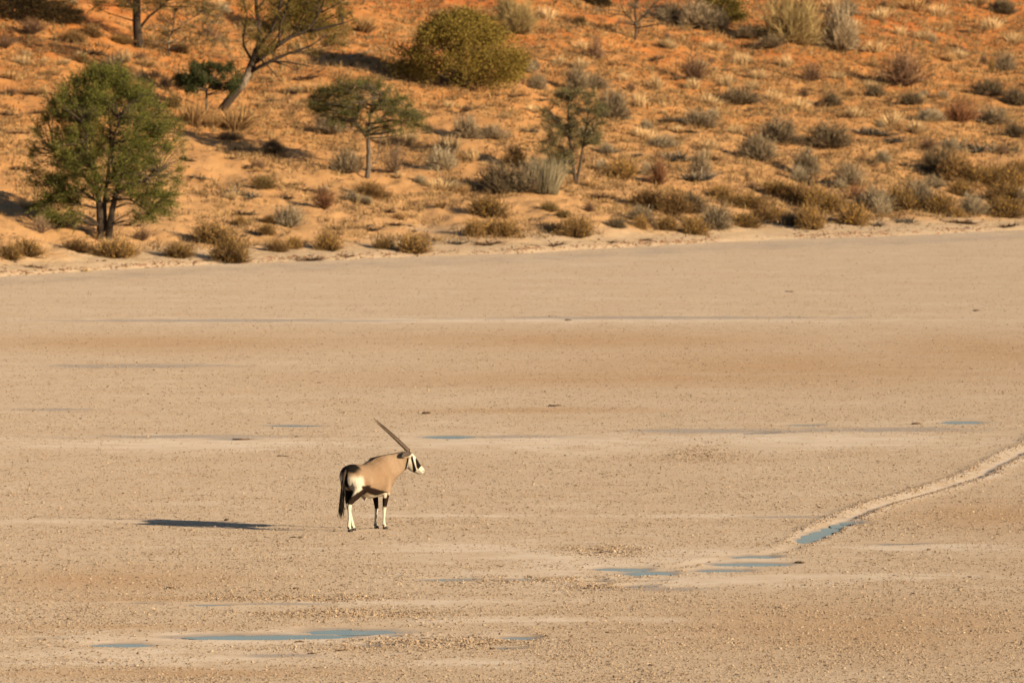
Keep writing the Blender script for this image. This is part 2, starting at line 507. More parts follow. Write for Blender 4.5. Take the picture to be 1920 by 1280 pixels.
# ------------------------------------------------------------------ the dune
us = np.concatenate(([-3000, -800, -250, -90, -45, -30], np.arange(-23, 23.01, .14), [30, 45, 90, 250, 800, 3000]))
dd = np.concatenate(([-10, -5], np.arange(-2.0, 6, .12), np.arange(6, 84, .26), np.arange(84, 130, 1.0), [150, 250, 600, 2000, 8000]))
U, DD = np.meshgrid(us, dd)
Yd = foot(U) + DD
Zd = dune_z(U, Yd)
nx, ny = len(us), len(dd)
ii = (np.arange(ny - 1)[:, None] * nx + np.arange(nx - 1)[None, :]).ravel()
F = np.stack([ii, ii + 1, ii + 1 + nx, ii + nx], 1)
up = np.clip(Zd / 9.0, 0, 1) + .10 * smooth(2, 18, U) * smooth(.5, 4, Zd)
dune = mesh_obj('dune', np.stack([U.ravel(), Yd.ravel(), Zd.ravel()], 1), F, None, m_sand, None, True, {'up': up.ravel()})
tag(dune, 'orange sand dune rising behind the pan', 'dune', kind='structure')

# ------------------------------------------------------------------ clods scattered over the pan (uncountable)
def scatter_gn(name, P, S, R, T, mat, sub=1):
    me = bpy.data.meshes.new(name); me.vertices.add(len(P)); me.vertices.foreach_set('co', np.asarray(P, np.float32).ravel())
    for nm, arr in (('sc', S), ('rt', R)):
        a = me.attributes.new(nm, 'FLOAT_VECTOR', 'POINT'); a.data.foreach_set('vector', np.asarray(arr, np.float32).ravel())
    a = me.attributes.new('tint', 'FLOAT', 'POINT'); a.data.foreach_set('value', np.asarray(T, np.float32))
    o = bpy.data.objects.new(name, me); col.objects.link(o); me.materials.append(mat)
    g = bpy.data.node_groups.new(name + '_scatter', 'GeometryNodeTree')
    g.interface.new_socket('Geometry', in_out='INPUT', socket_type='NodeSocketGeometry')
    g.interface.new_socket('Geometry', in_out='OUTPUT', socket_type='NodeSocketGeometry')
    gi = g.nodes.new('NodeGroupInput'); go = g.nodes.new('NodeGroupOutput')
    m2p = g.nodes.new('GeometryNodeMeshToPoints')
    ico = g.nodes.new('GeometryNodeMeshIcoSphere'); ico.inputs['Radius'].default_value = 1; ico.inputs['Subdivisions'].default_value = sub
    pos = g.nodes.new('GeometryNodeSetPosition'); nz = g.nodes.new('ShaderNodeTexNoise'); nz.inputs['Scale'].default_value = 1.3
    sb = g.nodes.new('ShaderNodeVectorMath'); sb.operation = 'SUBTRACT'; sb.inputs[1].default_value = (.5, .5, .5)
    sc = g.nodes.new('ShaderNodeVectorMath'); sc.operation = 'SCALE'; sc.inputs['Scale'].default_value = 1.3
    sm = g.nodes.new('GeometryNodeSetMaterial'); sm.inputs['Material'].default_value = mat
    ins = g.nodes.new('GeometryNodeInstanceOnPoints')
    a1 = g.nodes.new('GeometryNodeInputNamedAttribute'); a1.data_type = 'FLOAT_VECTOR'; a1.inputs['Name'].default_value = 'sc'
    a2 = g.nodes.new('GeometryNodeInputNamedAttribute'); a2.data_type = 'FLOAT_VECTOR'; a2.inputs['Name'].default_value = 'rt'
    l = g.links.new
    l(gi.outputs[0], m2p.inputs['Mesh']); l(m2p.outputs[0], ins.inputs['Points'])
    l(nz.outputs['Color'], sb.inputs[0]); l(sb.outputs[0], sc.inputs[0]); l(sc.outputs[0], pos.inputs['Offset'])
    l(ico.outputs['Mesh'], pos.inputs['Geometry']); l(pos.outputs[0], sm.inputs['Geometry']); l(sm.outputs[0], ins.inputs['Instance'])
    l(a1.outputs[0], ins.inputs['Scale']); l(a2.outputs[0], ins.inputs['Rotation']); l(ins.outputs[0], go.inputs[0])
    md = o.modifiers.new('scatter', 'NODES'); md.node_group = g
    return o

n_try = 1300000
yy = 140.0 / (1 - RNG.random(n_try) * (1 - 140 / 372.))      # density falls off with the square of distance
xx = (RNG.random(n_try) * 2 - 1) * (yy * 960 / FPX + 3.6)
keep = yy < foot(xx) + 1
xx, yy = xx[keep], yy[keep]
zz, s_, r_, b_, nr_, g_, rm_ = pan_z(xx, yy, True)
dens = np.clip(.42 + .45 * fbm(xx, yy, 2.5, 3, 91) + .9 * r_ + .25 * rm_ - .36 * s_ - .6 * nr_, .015, 1)
keep = (RNG.random(len(xx)) < dens) & (b_ < .15) & (g_ < .5)
xx, yy, zz, r_, rm_ = xx[keep], yy[keep], zz[keep], r_[keep], rm_[keep]
n = len(xx)
sz = .0050 + .0030 * RNG.exponential(1, n).clip(0, 6.5) + .010 * r_ * RNG.random(n) + .004 * rm_
sz = sz * np.interp(yy, [150, 200, 330], [1.0, .95, .75])
S = np.stack([sz * RNG.uniform(.8, 1.6, n), sz * RNG.uniform(.8, 1.6, n), sz * RNG.uniform(.55, 1.0, n)], 1)
clods = scatter_gn('clay_clods', np.stack([xx, yy, zz + sz * .15], 1), S, np.stack([RNG.normal(0, .3, n), RNG.normal(0, .3, n), RNG.uniform(0, 6.28, n)], 1),
                   RNG.random(n) ** .8, m_clod)
tag(clods, 'pale crumbs of dried clay strewn over the pan', 'clods', kind='stuff')
print('clods', n)

# ------------------------------------------------------------------ shrubs
def hemi(n, rng, lo=.05):
    a = rng.uniform(0, 2 * math.pi, n); u = lo + (1 - lo) * rng.random(n) ** .9
    r = np.sqrt(1 - u * u)
    return np.stack([r * np.cos(a), r * np.sin(a), u], 1)

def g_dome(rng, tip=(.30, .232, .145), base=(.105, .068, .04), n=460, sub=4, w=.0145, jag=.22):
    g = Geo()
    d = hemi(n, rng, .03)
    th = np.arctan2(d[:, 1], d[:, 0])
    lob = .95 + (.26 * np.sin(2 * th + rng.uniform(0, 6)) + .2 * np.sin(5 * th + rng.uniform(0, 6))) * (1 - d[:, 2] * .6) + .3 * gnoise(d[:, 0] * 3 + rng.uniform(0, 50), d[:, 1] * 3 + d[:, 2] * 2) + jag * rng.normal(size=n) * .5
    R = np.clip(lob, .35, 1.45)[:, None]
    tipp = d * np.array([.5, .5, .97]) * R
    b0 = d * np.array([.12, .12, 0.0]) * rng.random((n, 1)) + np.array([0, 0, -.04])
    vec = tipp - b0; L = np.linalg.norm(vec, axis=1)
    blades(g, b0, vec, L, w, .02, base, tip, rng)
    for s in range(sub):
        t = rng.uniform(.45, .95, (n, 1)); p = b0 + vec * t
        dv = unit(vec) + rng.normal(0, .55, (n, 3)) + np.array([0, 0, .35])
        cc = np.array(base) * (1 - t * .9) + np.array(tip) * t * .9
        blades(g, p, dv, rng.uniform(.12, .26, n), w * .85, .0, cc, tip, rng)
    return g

def g_ochre(rng, tip=(.43, .24, .042), base=(.075, .045, .022)):
    g = g_dome(rng, (.24, .148, .06), base, 360, 3, .016, .3)
    n = 520; d = hemi(n, rng, .12)
    c = d * np.array([.46, .46, .93]) * rng.uniform(.62, 1.08, (n, 1))
    cc = np.where(rng.random((n, 1)) < .55, np.array([tip]), np.array([[.20, .13, .05]]))
    leaves(g, c, d + rng.normal(0, .5, (n, 3)) + np.array([0, 0, .8]), rng.uniform(.06, .13, n), .022, cc, rng)
    return g

def g_twig(rng, c0=(.11, .065, .04), c1=(.25, .15, .088), n=170):
    g = Geo(); d = unit(hemi(n, rng, .18) * np.array([1, 1, 1.2]))
    L0 = rng.uniform(.5, 1.05, n)
    b0 = rng.normal(0, .03, (n, 3)) * np.array([1, 1, 0])
    vec = d * np.array([.5, .5, .95]) * L0[:, None]; L = np.linalg.norm(vec, axis=1)
    blades(g, b0, vec, L, .014, -.02, c0, c1, rng)
    for s in range(6):
        t = rng.uniform(.3, 1.0, (n, 1)); p = b0 + vec * t
        dv = unit(vec) * .9 + rng.normal(0, .6, (n, 3)) + np.array([0, 0, .15])
        blades(g, p, dv, rng.uniform(.07, .24, n), .010, 0, c0, c1, rng)
    return g

def g_straw(rng, c0=(.34, .23, .12), c1=(.62, .45, .24), n=260):
    g = Geo(); a = rng.uniform(0, 6.28, n); lean = rng.uniform(.05, .75, n) ** 1.2
    d = np.stack([np.cos(a) * lean, np.sin(a) * lean, np.ones(n)], 1)
    b0 = np.stack([np.cos(a), np.sin(a), 0 * a], 1) * (rng.random((n, 1)) * .22) + np.array([0, 0, -.03])
    blades(g, b0, d, rng.uniform(.45, 1.12, n), .02, lean * .5, c0, c1, rng, .22)
    return g

def g_broom(rng, c0=(.16, .10, .048), c1=(.37, .27, .115), n=1000):
    g = Geo(); a = rng.uniform(0, 6.28, n); lean = rng.uniform(0, .5, n)
    d = np.stack([np.cos(a) * lean, np.sin(a) * lean, np.ones(n)], 1)
    b0 = np.stack([np.cos(a), np.sin(a), 0 * a], 1) * (rng.random((n, 1)) ** .7 * .36) + np.array([0, 0, -.03])
    blades(g, b0, d, rng.uniform(.3, 1.08, n), .009, -.02 + lean * .1, c0, c1, rng, .12)
    t = rng.uniform(.4, .95, (n, 1)); p = b0 + unit(d) * t * .95
    blades(g, p, unit(d) + rng.normal(0, .18, (n, 3)), rng.uniform(.1, .25, n), .008, 0, c0, c1, rng, .2)
    return g

def g_mat(rng, c0=(.03, .024, .02), c1=(.20, .165, .12), n=260):
    g = Geo(); k = 7; cen = np.stack([rng.uniform(-.42, .42, k), rng.uniform(-.42, .42, k), 0 * rng.random(k)], 1)
    i = rng.integers(0, k, n)
    d = hemi(n, rng, .1)
    blades(g, cen[i] + rng.normal(0, .05, (n, 3)) * np.array([1, 1, 0]), d * np.array([.8, .8, 1]), rng.uniform(.15, .95, n) * np.array([.35, .75, 1, .5, .8, .6, .9])[i], .042, .1, c0, c1, rng, .5)
    return g

def g_olive(rng, lo=(.10, .075, .018), hi=(.21, .155, .035), clumps=80, per=110, ls=.045):
    g = Geo(); d = hemi(clumps, rng, -.15)
    d[:, 2] = np.abs(d[:, 2])
    c = d * np.array([.44, .44, .80]) * rng.uniform(.45, 1.0, (clumps, 1)) ** .6 + np.array([0, 0, .10])
    for j in range(clumps):
        n = per; q = rng.normal(0, 1, (n, 3)) * np.array([.07, .07, .055]) * rng.uniform(.7, 1.3)
        t = rng.random((n, 1)) * .6 + .4 * rng.random()
        leaves(g, c[j] + q, unit(q) + rng.normal(0, .5, (n, 3)) + d[j] * .7, rng.uniform(.6, 1.3, n) * ls, ls * .42, np.array(lo) * (1 - t) + np.array(hi) * t, rng, .2)
    return g

def g_olive_stems(rng, c=(.07, .05, .035)):
    g = Geo(); d = hemi(22, rng, .2)
    for q in d:
        e = q * np.array([.42, .42, .78]) * rng.uniform(.7, 1.0)
        tube(g, spline([(0, 0, -.04), tuple(e * .45 + rng.normal(0, .03, 3)), tuple(e)], 6), np.linspace(.014, .004, 6), np.array(c) * rng.uniform(.7, 1.4), 4, False)
    return g

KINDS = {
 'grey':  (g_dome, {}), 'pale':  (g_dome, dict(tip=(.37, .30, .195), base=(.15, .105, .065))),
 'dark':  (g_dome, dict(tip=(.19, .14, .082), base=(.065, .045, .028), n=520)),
 'ochre': (g_ochre, {}), 'rust': (g_ochre, dict(tip=(.26, .13, .045), base=(.10, .055, .03))),
 'yellow': (g_ochre, dict(tip=(.44, .25, .05), base=(.2, .13, .055))),
 'twig':  (g_twig, {}), 'red': (g_twig, dict(c0=(.14, .065, .035), c1=(.28, .135, .065), n=190)),
 'ghost': (g_twig, dict(c0=(.19, .12, .075), c1=(.33, .23, .145), n=110)),
 'straw': (g_straw, {}), 'broom': (g_dome, dict(tip=(.37, .275, .12), base=(.15, .09, .045), n=700, sub=4, w=.009)), 'palebroom': (g_broom, dict(c0=(.24, .19, .11), c1=(.42, .37, .24))),
 'tangrass': (g_straw, dict(c0=(.25, .15, .07), c1=(.45, .28, .12), n=330)),
 'mat':   (g_mat, {}), 'brownmat': (g_mat, dict(c0=(.06, .035, .022), c1=(.20, .12, .065))),
 'green': (g_ochre, dict(tip=(.15, .145, .045), base=(.06, .055, .03))),
 'olive': (g_olive, {}), 'darkolive': (g_olive, dict(lo=(.035, .024, .010), hi=(.085, .055, .02))),  # darkolive: olive leaves with shade put into the colour
}
NAMES = {'grey': 'grey_shrub', 'pale': 'grey_shrub', 'dark': 'dark_shrub', 'ochre': 'ochre_shrub', 'rust': 'rust_shrub', 'yellow': 'ochre_shrub',
 'twig': 'twiggy_shrub', 'red': 'twiggy_shrub', 'ghost': 'twiggy_shrub', 'straw': 'grass_tuft', 'broom': 'broom_shrub', 'palebroom': 'broom_shrub',
 'tangrass': 'grass_tuft', 'mat': 'creeping_shrub', 'brownmat': 'creeping_shrub', 'green': 'green_shrub', 'olive': 'olive_shrub', 'darkolive': 'olive_shrub'}
LOOK = {'grey': 'rounded grey-brown shrub', 'pale': 'pale silvery shrub', 'dark': 'dense dark grey shrub', 'ochre': 'ochre-yellow bushy shrub', 'rust': 'rust-brown bushy shrub',
 'yellow': 'bright yellow-ochre shrub', 'twig': 'leafless brown twiggy shrub', 'red': 'reddish leafless twig shrub', 'ghost': 'sparse see-through dry twig shrub',
 'straw': 'pale straw grass tuft', 'broom': 'big soft straw-green bush', 'palebroom': 'pale green upright broom-like shrub', 'tangrass': 'tan dry grass clump',
 'mat': 'flat creeping grey-black shrub', 'brownmat': 'flat creeping brown shrub', 'green': 'small green leafy shrub', 'olive': 'leafy olive-green shrub', 'darkolive': 'shady dark olive shrub'}
NEAR = {'grey': 'a grey shrub', 'pale': 'a pale shrub', 'dark': 'a dark shrub', 'ochre': 'an ochre shrub', 'rust': 'a rusty shrub', 'yellow': 'a yellow shrub', 'twig': 'brown twigs', 'red': 'reddish twigs',
 'ghost': 'sparse twigs', 'straw': 'straw grass', 'broom': 'straw-green bush', 'palebroom': 'pale broom', 'tangrass': 'tan grass', 'mat': 'a grey mat', 'brownmat': 'a brown mat', 'green': 'a green shrub', 'olive': 'olive leaves', 'darkolive': 'dark olive leaves'}
MESHES = {}
def kind_meshes(k):
    if k not in MESHES:
        f, kw = KINDS[k]; L = []
        for j in range(4 if k not in ('olive', 'darkolive') else 3):
            rng = np.random.default_rng(1000 + 37 * j + sum(map(ord, k)))
            L.append(f(rng, **kw).mesh(NAMES[k], m_leaf if 'olive' in k or k == 'green' else m_veg))
        MESHES[k] = L
    return MESHES[k]
STEM = [g_olive_stems(np.random.default_rng(5 + j)).mesh('stems', m_bark) for j in range(2)]

LANDMARK = [('the big feathery acacia', 195, 440, 130), ('the flat-topped acacia', 688, 330, 85), ('the slim sparse tree', 1080, 340, 80), ('the leaning dead-limbed tree', 415, 205, 75),
            ('the big olive bush', 865, 150, 120), ('the black-trunked tree', 262, 85, 80), ('the soft straw-green bush', 1500, 80, 90)]
def place_words(px, py, x, y, z):
    best = None
    for nm, lx, ly, r in LANDMARK:
        q = math.hypot(px - lx, (py - ly) * 1.3)
        if q < r and (best is None or q < best[0]): best = (q, nm)
    if best: return 'beside ' + best[1]
    if z < .75: return 'on the bleached bank'
    if z < 2.4: return 'low on the dune'
    if z < 4.8: return 'halfway up the dune'
    return 'high on the red dune'
USED = []
def add_shrub(px, py, w, h, k, rng, jitter=True):
    x, y, z = on_dune(px, py)
    s = FPX / y
    L = kind_meshes(k); me = L[int(rng.integers(len(L)))]
    W, H = w / s, h / s
    size = 'large ' if w >= 72 else ('small ' if w < 34 else '')
    shape = 'tall ' if h > .95 * w else ('low wide ' if h < .5 * w and 'mat' not in k else '')
    if shape and shape.strip() in LOOK[k]: shape = ''
    label = size + shape + LOOK[k] + ' ' + place_words(px, py, x, y, z)
    nb = [(math.hypot(q[0] - px, (q[1] - py) * 1.5), q) for q in SL if q[4] != k and math.hypot(q[0] - px, (q[1] - py) * 1.5) > 1]
    dn, q = min(nb, key=lambda t_: t_[0])
    if dn < 75: label += ', next to ' + NEAR[q[4]]
    rz = float(rng.uniform(0, 6.28))
    if 'olive' in k:
        o = empty(NAMES[k], (x, y, z - .03), rz)
        f = obj_from(me, 'foliage', o); st = obj_from(STEM[int(rng.integers(2))], 'stems', o)
        f.scale = st.scale = (W * 1.05, W * 1.05, H * 1.05)
    else:
        o = obj_from(me, NAMES[k]); o.location = (x, y, z - .03); o.rotation_euler = (float(rng.normal(0, .10)), float(rng.normal(0, .10)), rz)
        o.scale = (W * 1.10, W * 1.10, H * (1.0 if k in ('ochre', 'rust', 'yellow') else 1.1))
    tag(o, label, 'grass' if 'grass' in NAMES[k] else 'shrub', LOOK[k] + 's on the dune')
    USED.append((x, y, W)); return o

SHRUBS = '''
30,40,150,70,darkolive 112,46,90,50,darkolive 60,66,70,36,twig 50,106,22,14,straw 85,116,18,12,straw 120,123,28,15,straw 212,131,60,32,straw 232,118,40,28,straw
310,166,34,28,twig 256,179,24,17,dark 362,236,60,56,tangrass 440,242,85,46,tangrass 400,238,40,30,tangrass 30,319,42,16,brownmat 457,314,34,15,brownmat 325,202,32,26,green
8,216,30,16,brownmat 20,486,52,32,ochre 52,482,62,36,ochre 145,472,64,26,rust 215,484,92,38,ochre 335,484,62,33,ochre 400,457,92,40,ochre 428,490,84,50,ochre
78,437,52,36,ghost 112,427,44,26,dark 160,511,24,12,straw 92,507,30,8,brownmat 62,500,40,9,brownmat 245,424,30,16,brownmat 268,452,44,30,twig 455,367,52,20,mat 450,402,52,15,mat
452,422,24,18,yellow 388,489,24,13,mat 652,324,58,44,grey 755,270,62,31,straw 712,269,34,19,straw 742,327,66,64,ghost 512,286,44,26,dark 485,319,32,23,twig
493,352,50,22,green 606,392,54,48,red 530,372,42,18,brownmat 562,357,30,14,brownmat 540,427,60,40,pale 505,417,34,16,rust 695,370,66,33,rust 660,377,32,18,pale 682,382,32,16,pale
826,355,58,25,straw 826,317,62,39,pale 842,282,56,36,straw 886,302,36,29,straw 940,360,94,50,dark 915,407,78,43,ochre 937,442,82,36,ochre 890,442,44,36,ochre
690,432,52,14,brownmat 747,422,42,12,brownmat 772,434,27,10,mat 722,397,32,12,brownmat 615,469,62,37,ochre 720,467,42,26,ochre 775,474,78,39,ochre 500,442,36,22,yellow
520,472,46,26,rust 552,467,34,26,yellow 577,487,52,20,brownmat 645,480,32,12,brownmat 852,457,46,20,mat 902,457,62,18,brownmat 875,260,68,40,grey 922,260,52,30,grey
802,247,32,20,twig 842,202,26,15,straw 945,222,27,15,straw 880,205,16,9,straw 615,252,62,36,grey 682,60,50,34,tangrass 640,62,40,28,tangrass
972,62,62,62,broom 950,40,40,50,broom 1115,112,52,46,twig 1086,47,24,16,green 1305,152,74,58,twig 1025,37,42,31,straw 1090,127,42,23,straw 1170,152,28,19,straw
1230,167,32,30,straw 1300,167,37,25,straw 1362,162,42,26,straw 1330,197,52,26,straw 1200,202,32,30,straw 1242,202,18,13,straw 1080,167,47,41,grey 1112,167,52,26,grey
1006,167,36,30,grey 1001,132,26,20,grey 1148,224,74,52,grey 1310,237,72,29,grey 1260,227,52,18,mat 1385,195,94,29,dark 1206,262,62,26,straw 1242,277,52,23,pale
990,247,37,15,mat 1002,268,30,12,mat 1130,287,42,13,mat 1182,292,37,14,mat 1265,297,52,26,mat 1420,301,66,50,grey 1480,80,96,92,broom 1508,70,50,60,broom 1575,97,80,78,grey
1560,92,40,60,green 1692,162,120,74,twig 1520,152,64,37,twig 1476,127,32,31,straw 1560,199,36,27,dark 1640,180,34,21,dark 1708,197,37,23,dark 1800,230,90,52,red
1860,232,62,31,grey 1745,227,52,23,pale 1856,180,62,31,dark 1905,197,58,31,dark 1906,257,42,29,dark 1858,137,12,30,yellow 1886,132,47,31,grey 1670,237,62,30,straw
1462,267,74,46,grey 1552,277,88,46,dark 1645,252,62,25,mat 1670,267,52,20,mat 1820,282,62,26,mat 1886,287,62,26,mat 1740,282,52,31,twig 1512,327,54,48,grey
1500,342,42,30,pale 1592,347,48,42,grey 1760,322,62,46,dark 1792,337,84,50,rust 1832,347,74,41,ochre 1882,352,84,46,ochre 1910,332,64,36,rust 1460,367,74,31,ochre
1492,377,72,36,rust 1532,387,74,41,ochre 1562,397,50,36,ochre 1600,422,64,46,ochre 1522,430,64,50,ochre 1456,412,62,26,ochre 1482,422,42,26,dark 1640,397,82,46,grey
1680,392,92,46,ochre 1722,387,82,46,grey 1762,402,54,46,ochre 1606,372,38,32,red 1650,402,44,36,pale 1800,367,54,30,ochre 1750,352,42,23,grey 1822,402,47,36,pale
1796,407,27,21,yellow 1790,417,52,15,brownmat 1880,377,84,41,ochre 1882,407,88,41,ochre 1914,387,32,31,dark 1640,422,42,15,mat 1695,417,42,15,mat 1890,427,52,12,brownmat
1020,362,64,64,palebroom 985,360,74,46,grey 966,312,42,41,rust 1050,307,48,36,green 1130,370,42,25,brownmat 1165,337,68,46,ochre 1232,347,54,58,red 1265,302,52,30,mat
1290,337,62,35,mat 1312,327,48,42,grey 1215,387,84,36,rust 1262,402,74,46,rust 1292,397,62,36,dark 1200,412,57,26,grey 1202,429,34,30,yellow 1250,432,46,30,ochre
1300,439,58,34,ochre 1340,427,74,40,grey 1396,427,62,31,ochre 1430,412,52,31,rust 1080,445,78,44,ochre 1036,434,38,17,dark 1030,397,42,18,green 1056,408,34,15,green
1155,427,37,19,dark 1400,387,84,26,ochre 1352,372,52,28,ochre 1150,454,42,9,brownmat 1202,452,37,9,brownmat 1040,462,42,12,brownmat 1005,462,30,8,brownmat
1335,55,60,40,grey 1300,50,80,45,grey 1265,45,60,40,dark 1345,45,110,75,olive 562,66,130,84,olive 1120,12,60,30,darkolive 1405,70,60,22,dark 1440,92,70,22,dark 1590,30,40,30,grey
1650,35,50,22,straw 1760,30,60,24,straw 1860,55,44,26,straw 1730,75,44,22,straw 1800,110,40,22,straw 1640,100,50,25,straw 1900,80,40,22,straw 1880,25,60,26,dark
1600,55,44,22,straw 1710,20,70,24,tangrass 1830,10,60,22,tangrass 1560,18,50,22,straw 1690,120,40,16,brownmat 1770,90,40,16,brownmat 1250,90,40,22,straw 1340,95,44,22,straw
1390,120,40,24,straw 1220,115,40,18,brownmat 1420,150,46,22,straw 1450,190,44,26,straw 1500,205,44,28,straw 1570,150,34,20,straw 1600,220,40,22,straw 1720,250,50,26,straw
1380,250,40,20,straw 1330,280,44,22,straw 560,150,50,16,brownmat 640,175,40,14,brownmat 720,150,30,12,mat 1000,210,40,16,straw 960,180,36,14,brownmat 1050,240,36,16,mat
170,70,60,26,rust 225,82,50,18,ochre 390,70,40,24,twig 340,100,34,20,rust 20,150,44,20,tangrass 70,180,40,20,tangrass 30,250,36,14,brownmat 350,300,32,14,brownmat 150,118,50,22,tangrass 190,160,44,20,tangrass 100,142,40,18,tangrass 40,122,44,22,straw 272,126,46,22,tangrass 292,146,36,18,twig 10,90,50,28,twig 140,80,50,24,rust 170,100,40,18,brownmat 60,212,40,14,brownmat 150,108,30,14,straw 480,150,44,18,brownmat 560,175,40,16,straw 600,195,34,14,brownmat 20,180,40,22,twig 430,262,44,16,dark 480,200,40,16,brownmat 370,335,30,12,mat
'''
srng = np.random.default_rng(77)
SL = []
for tok in SHRUBS.split():
    a = tok.split(','); SL.append((float(a[0]), float(a[1]), float(a[2]), float(a[3]), a[4]))
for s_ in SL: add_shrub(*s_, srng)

# further small tufts and mats between them
for _ in range(250):
    px = srng.uniform(-20, 1940); f0 = np.interp(px, [0, 960, 1920], [500, 455, 415])
    py = srng.uniform(5, f0 - 20)
    u = (px / 1920.0) * .6 + .4 * (1 - py / 450.0)
    if srng.random() > .25 + .75 * u: continue
    k = srng.choice(['straw', 'straw', 'tangrass', 'mat', 'brownmat', 'pale', 'twig'])
    w = srng.uniform(16, 34)
    add_shrub(px, py, w, w * (.7 if k in ('straw', 'tangrass', 'twig', 'pale') else .35), str(k), srng)

# uncountable stubble and litter
def dune_points(n, rng, zlo, zhi, thr, seed):
    x = rng.uniform(-20, 20, n); D = rng.uniform(0, 80, n); y = foot(x) + D
    k = (fbm(x, y * .5, 3.0, 3, seed) + .25 * smooth(-6, 14, x) + .22 * smooth(10, 60, D) + rng.normal(0, .08, n)) > thr
    x, y = x[k], y[k]; z = dune_z(x, y); q = (z > zlo) & (z < zhi)
    return np.stack([x[q], y[q], z[q]], 1)
P = dune_points(60000, srng, .35, 9.6, .02, 201)
g = Geo(); nb = 6
PB = np.repeat(P, nb, 0); n = len(PB)
hs = np.repeat(srng.uniform(.08, .30, len(P)), nb)
a = srng.uniform(0, 6.28, n); ln = srng.uniform(.1, 1.1, n)
tint = np.repeat(srng.random((len(P), 1)), nb, 0)
c1 = np.array([[.22, .115, .05]]) * (1 - tint) + np.array([[.60, .41, .185]]) * tint
blades(g, PB + np.stack([np.cos(a), np.sin(a), 0 * a], 1) * (srng.random((n, 1)) * .06), np.stack([np.cos(a) * ln, np.sin(a) * ln, np.ones(n)], 1), hs * srng.uniform(.6, 1.2, n), .016, .15, c1 * .55, c1, srng, .25)
tag(g.obj('dry_stubble', m_veg), 'thin dry grass stubble all over the dune', 'grass', kind='stuff')
P = dune_points(16000, srng, .12, 9.6, .02, 303)
g = Geo(); n = len(P)
leaves(g, P + np.array([0, 0, .02]), srng.normal(0, 1, (n, 3)) * np.array([1, 1, .35]), srng.uniform(.05, .22, n), srng.uniform(.02, .06, n), np.array([.13, .085, .05]), srng, .5)
xb = srng.uniform(-16, 18, 2600); kb = srng.random(2600) < np.clip(.5 + 1.2 * fbm(xb, xb * 0, 3, 2, 8), .05, 1)
xb = xb[kb]; yb = foot(xb) + srng.normal(.7, .35, len(xb)); n = len(xb)
leaves(g, np.stack([xb, yb, np.maximum(dune_z(xb, yb), .03) + .02], 1), srng.normal(0, 1, (n, 3)) * np.array([1, .5, .2]), srng.uniform(.05, .2, n), srng.uniform(.015, .04, n), np.array([.20, .095, .05]), srng, .4)
tag(g.obj('plant_litter', m_veg), 'brown twig and leaf litter on the sand', 'litter', kind='stuff')

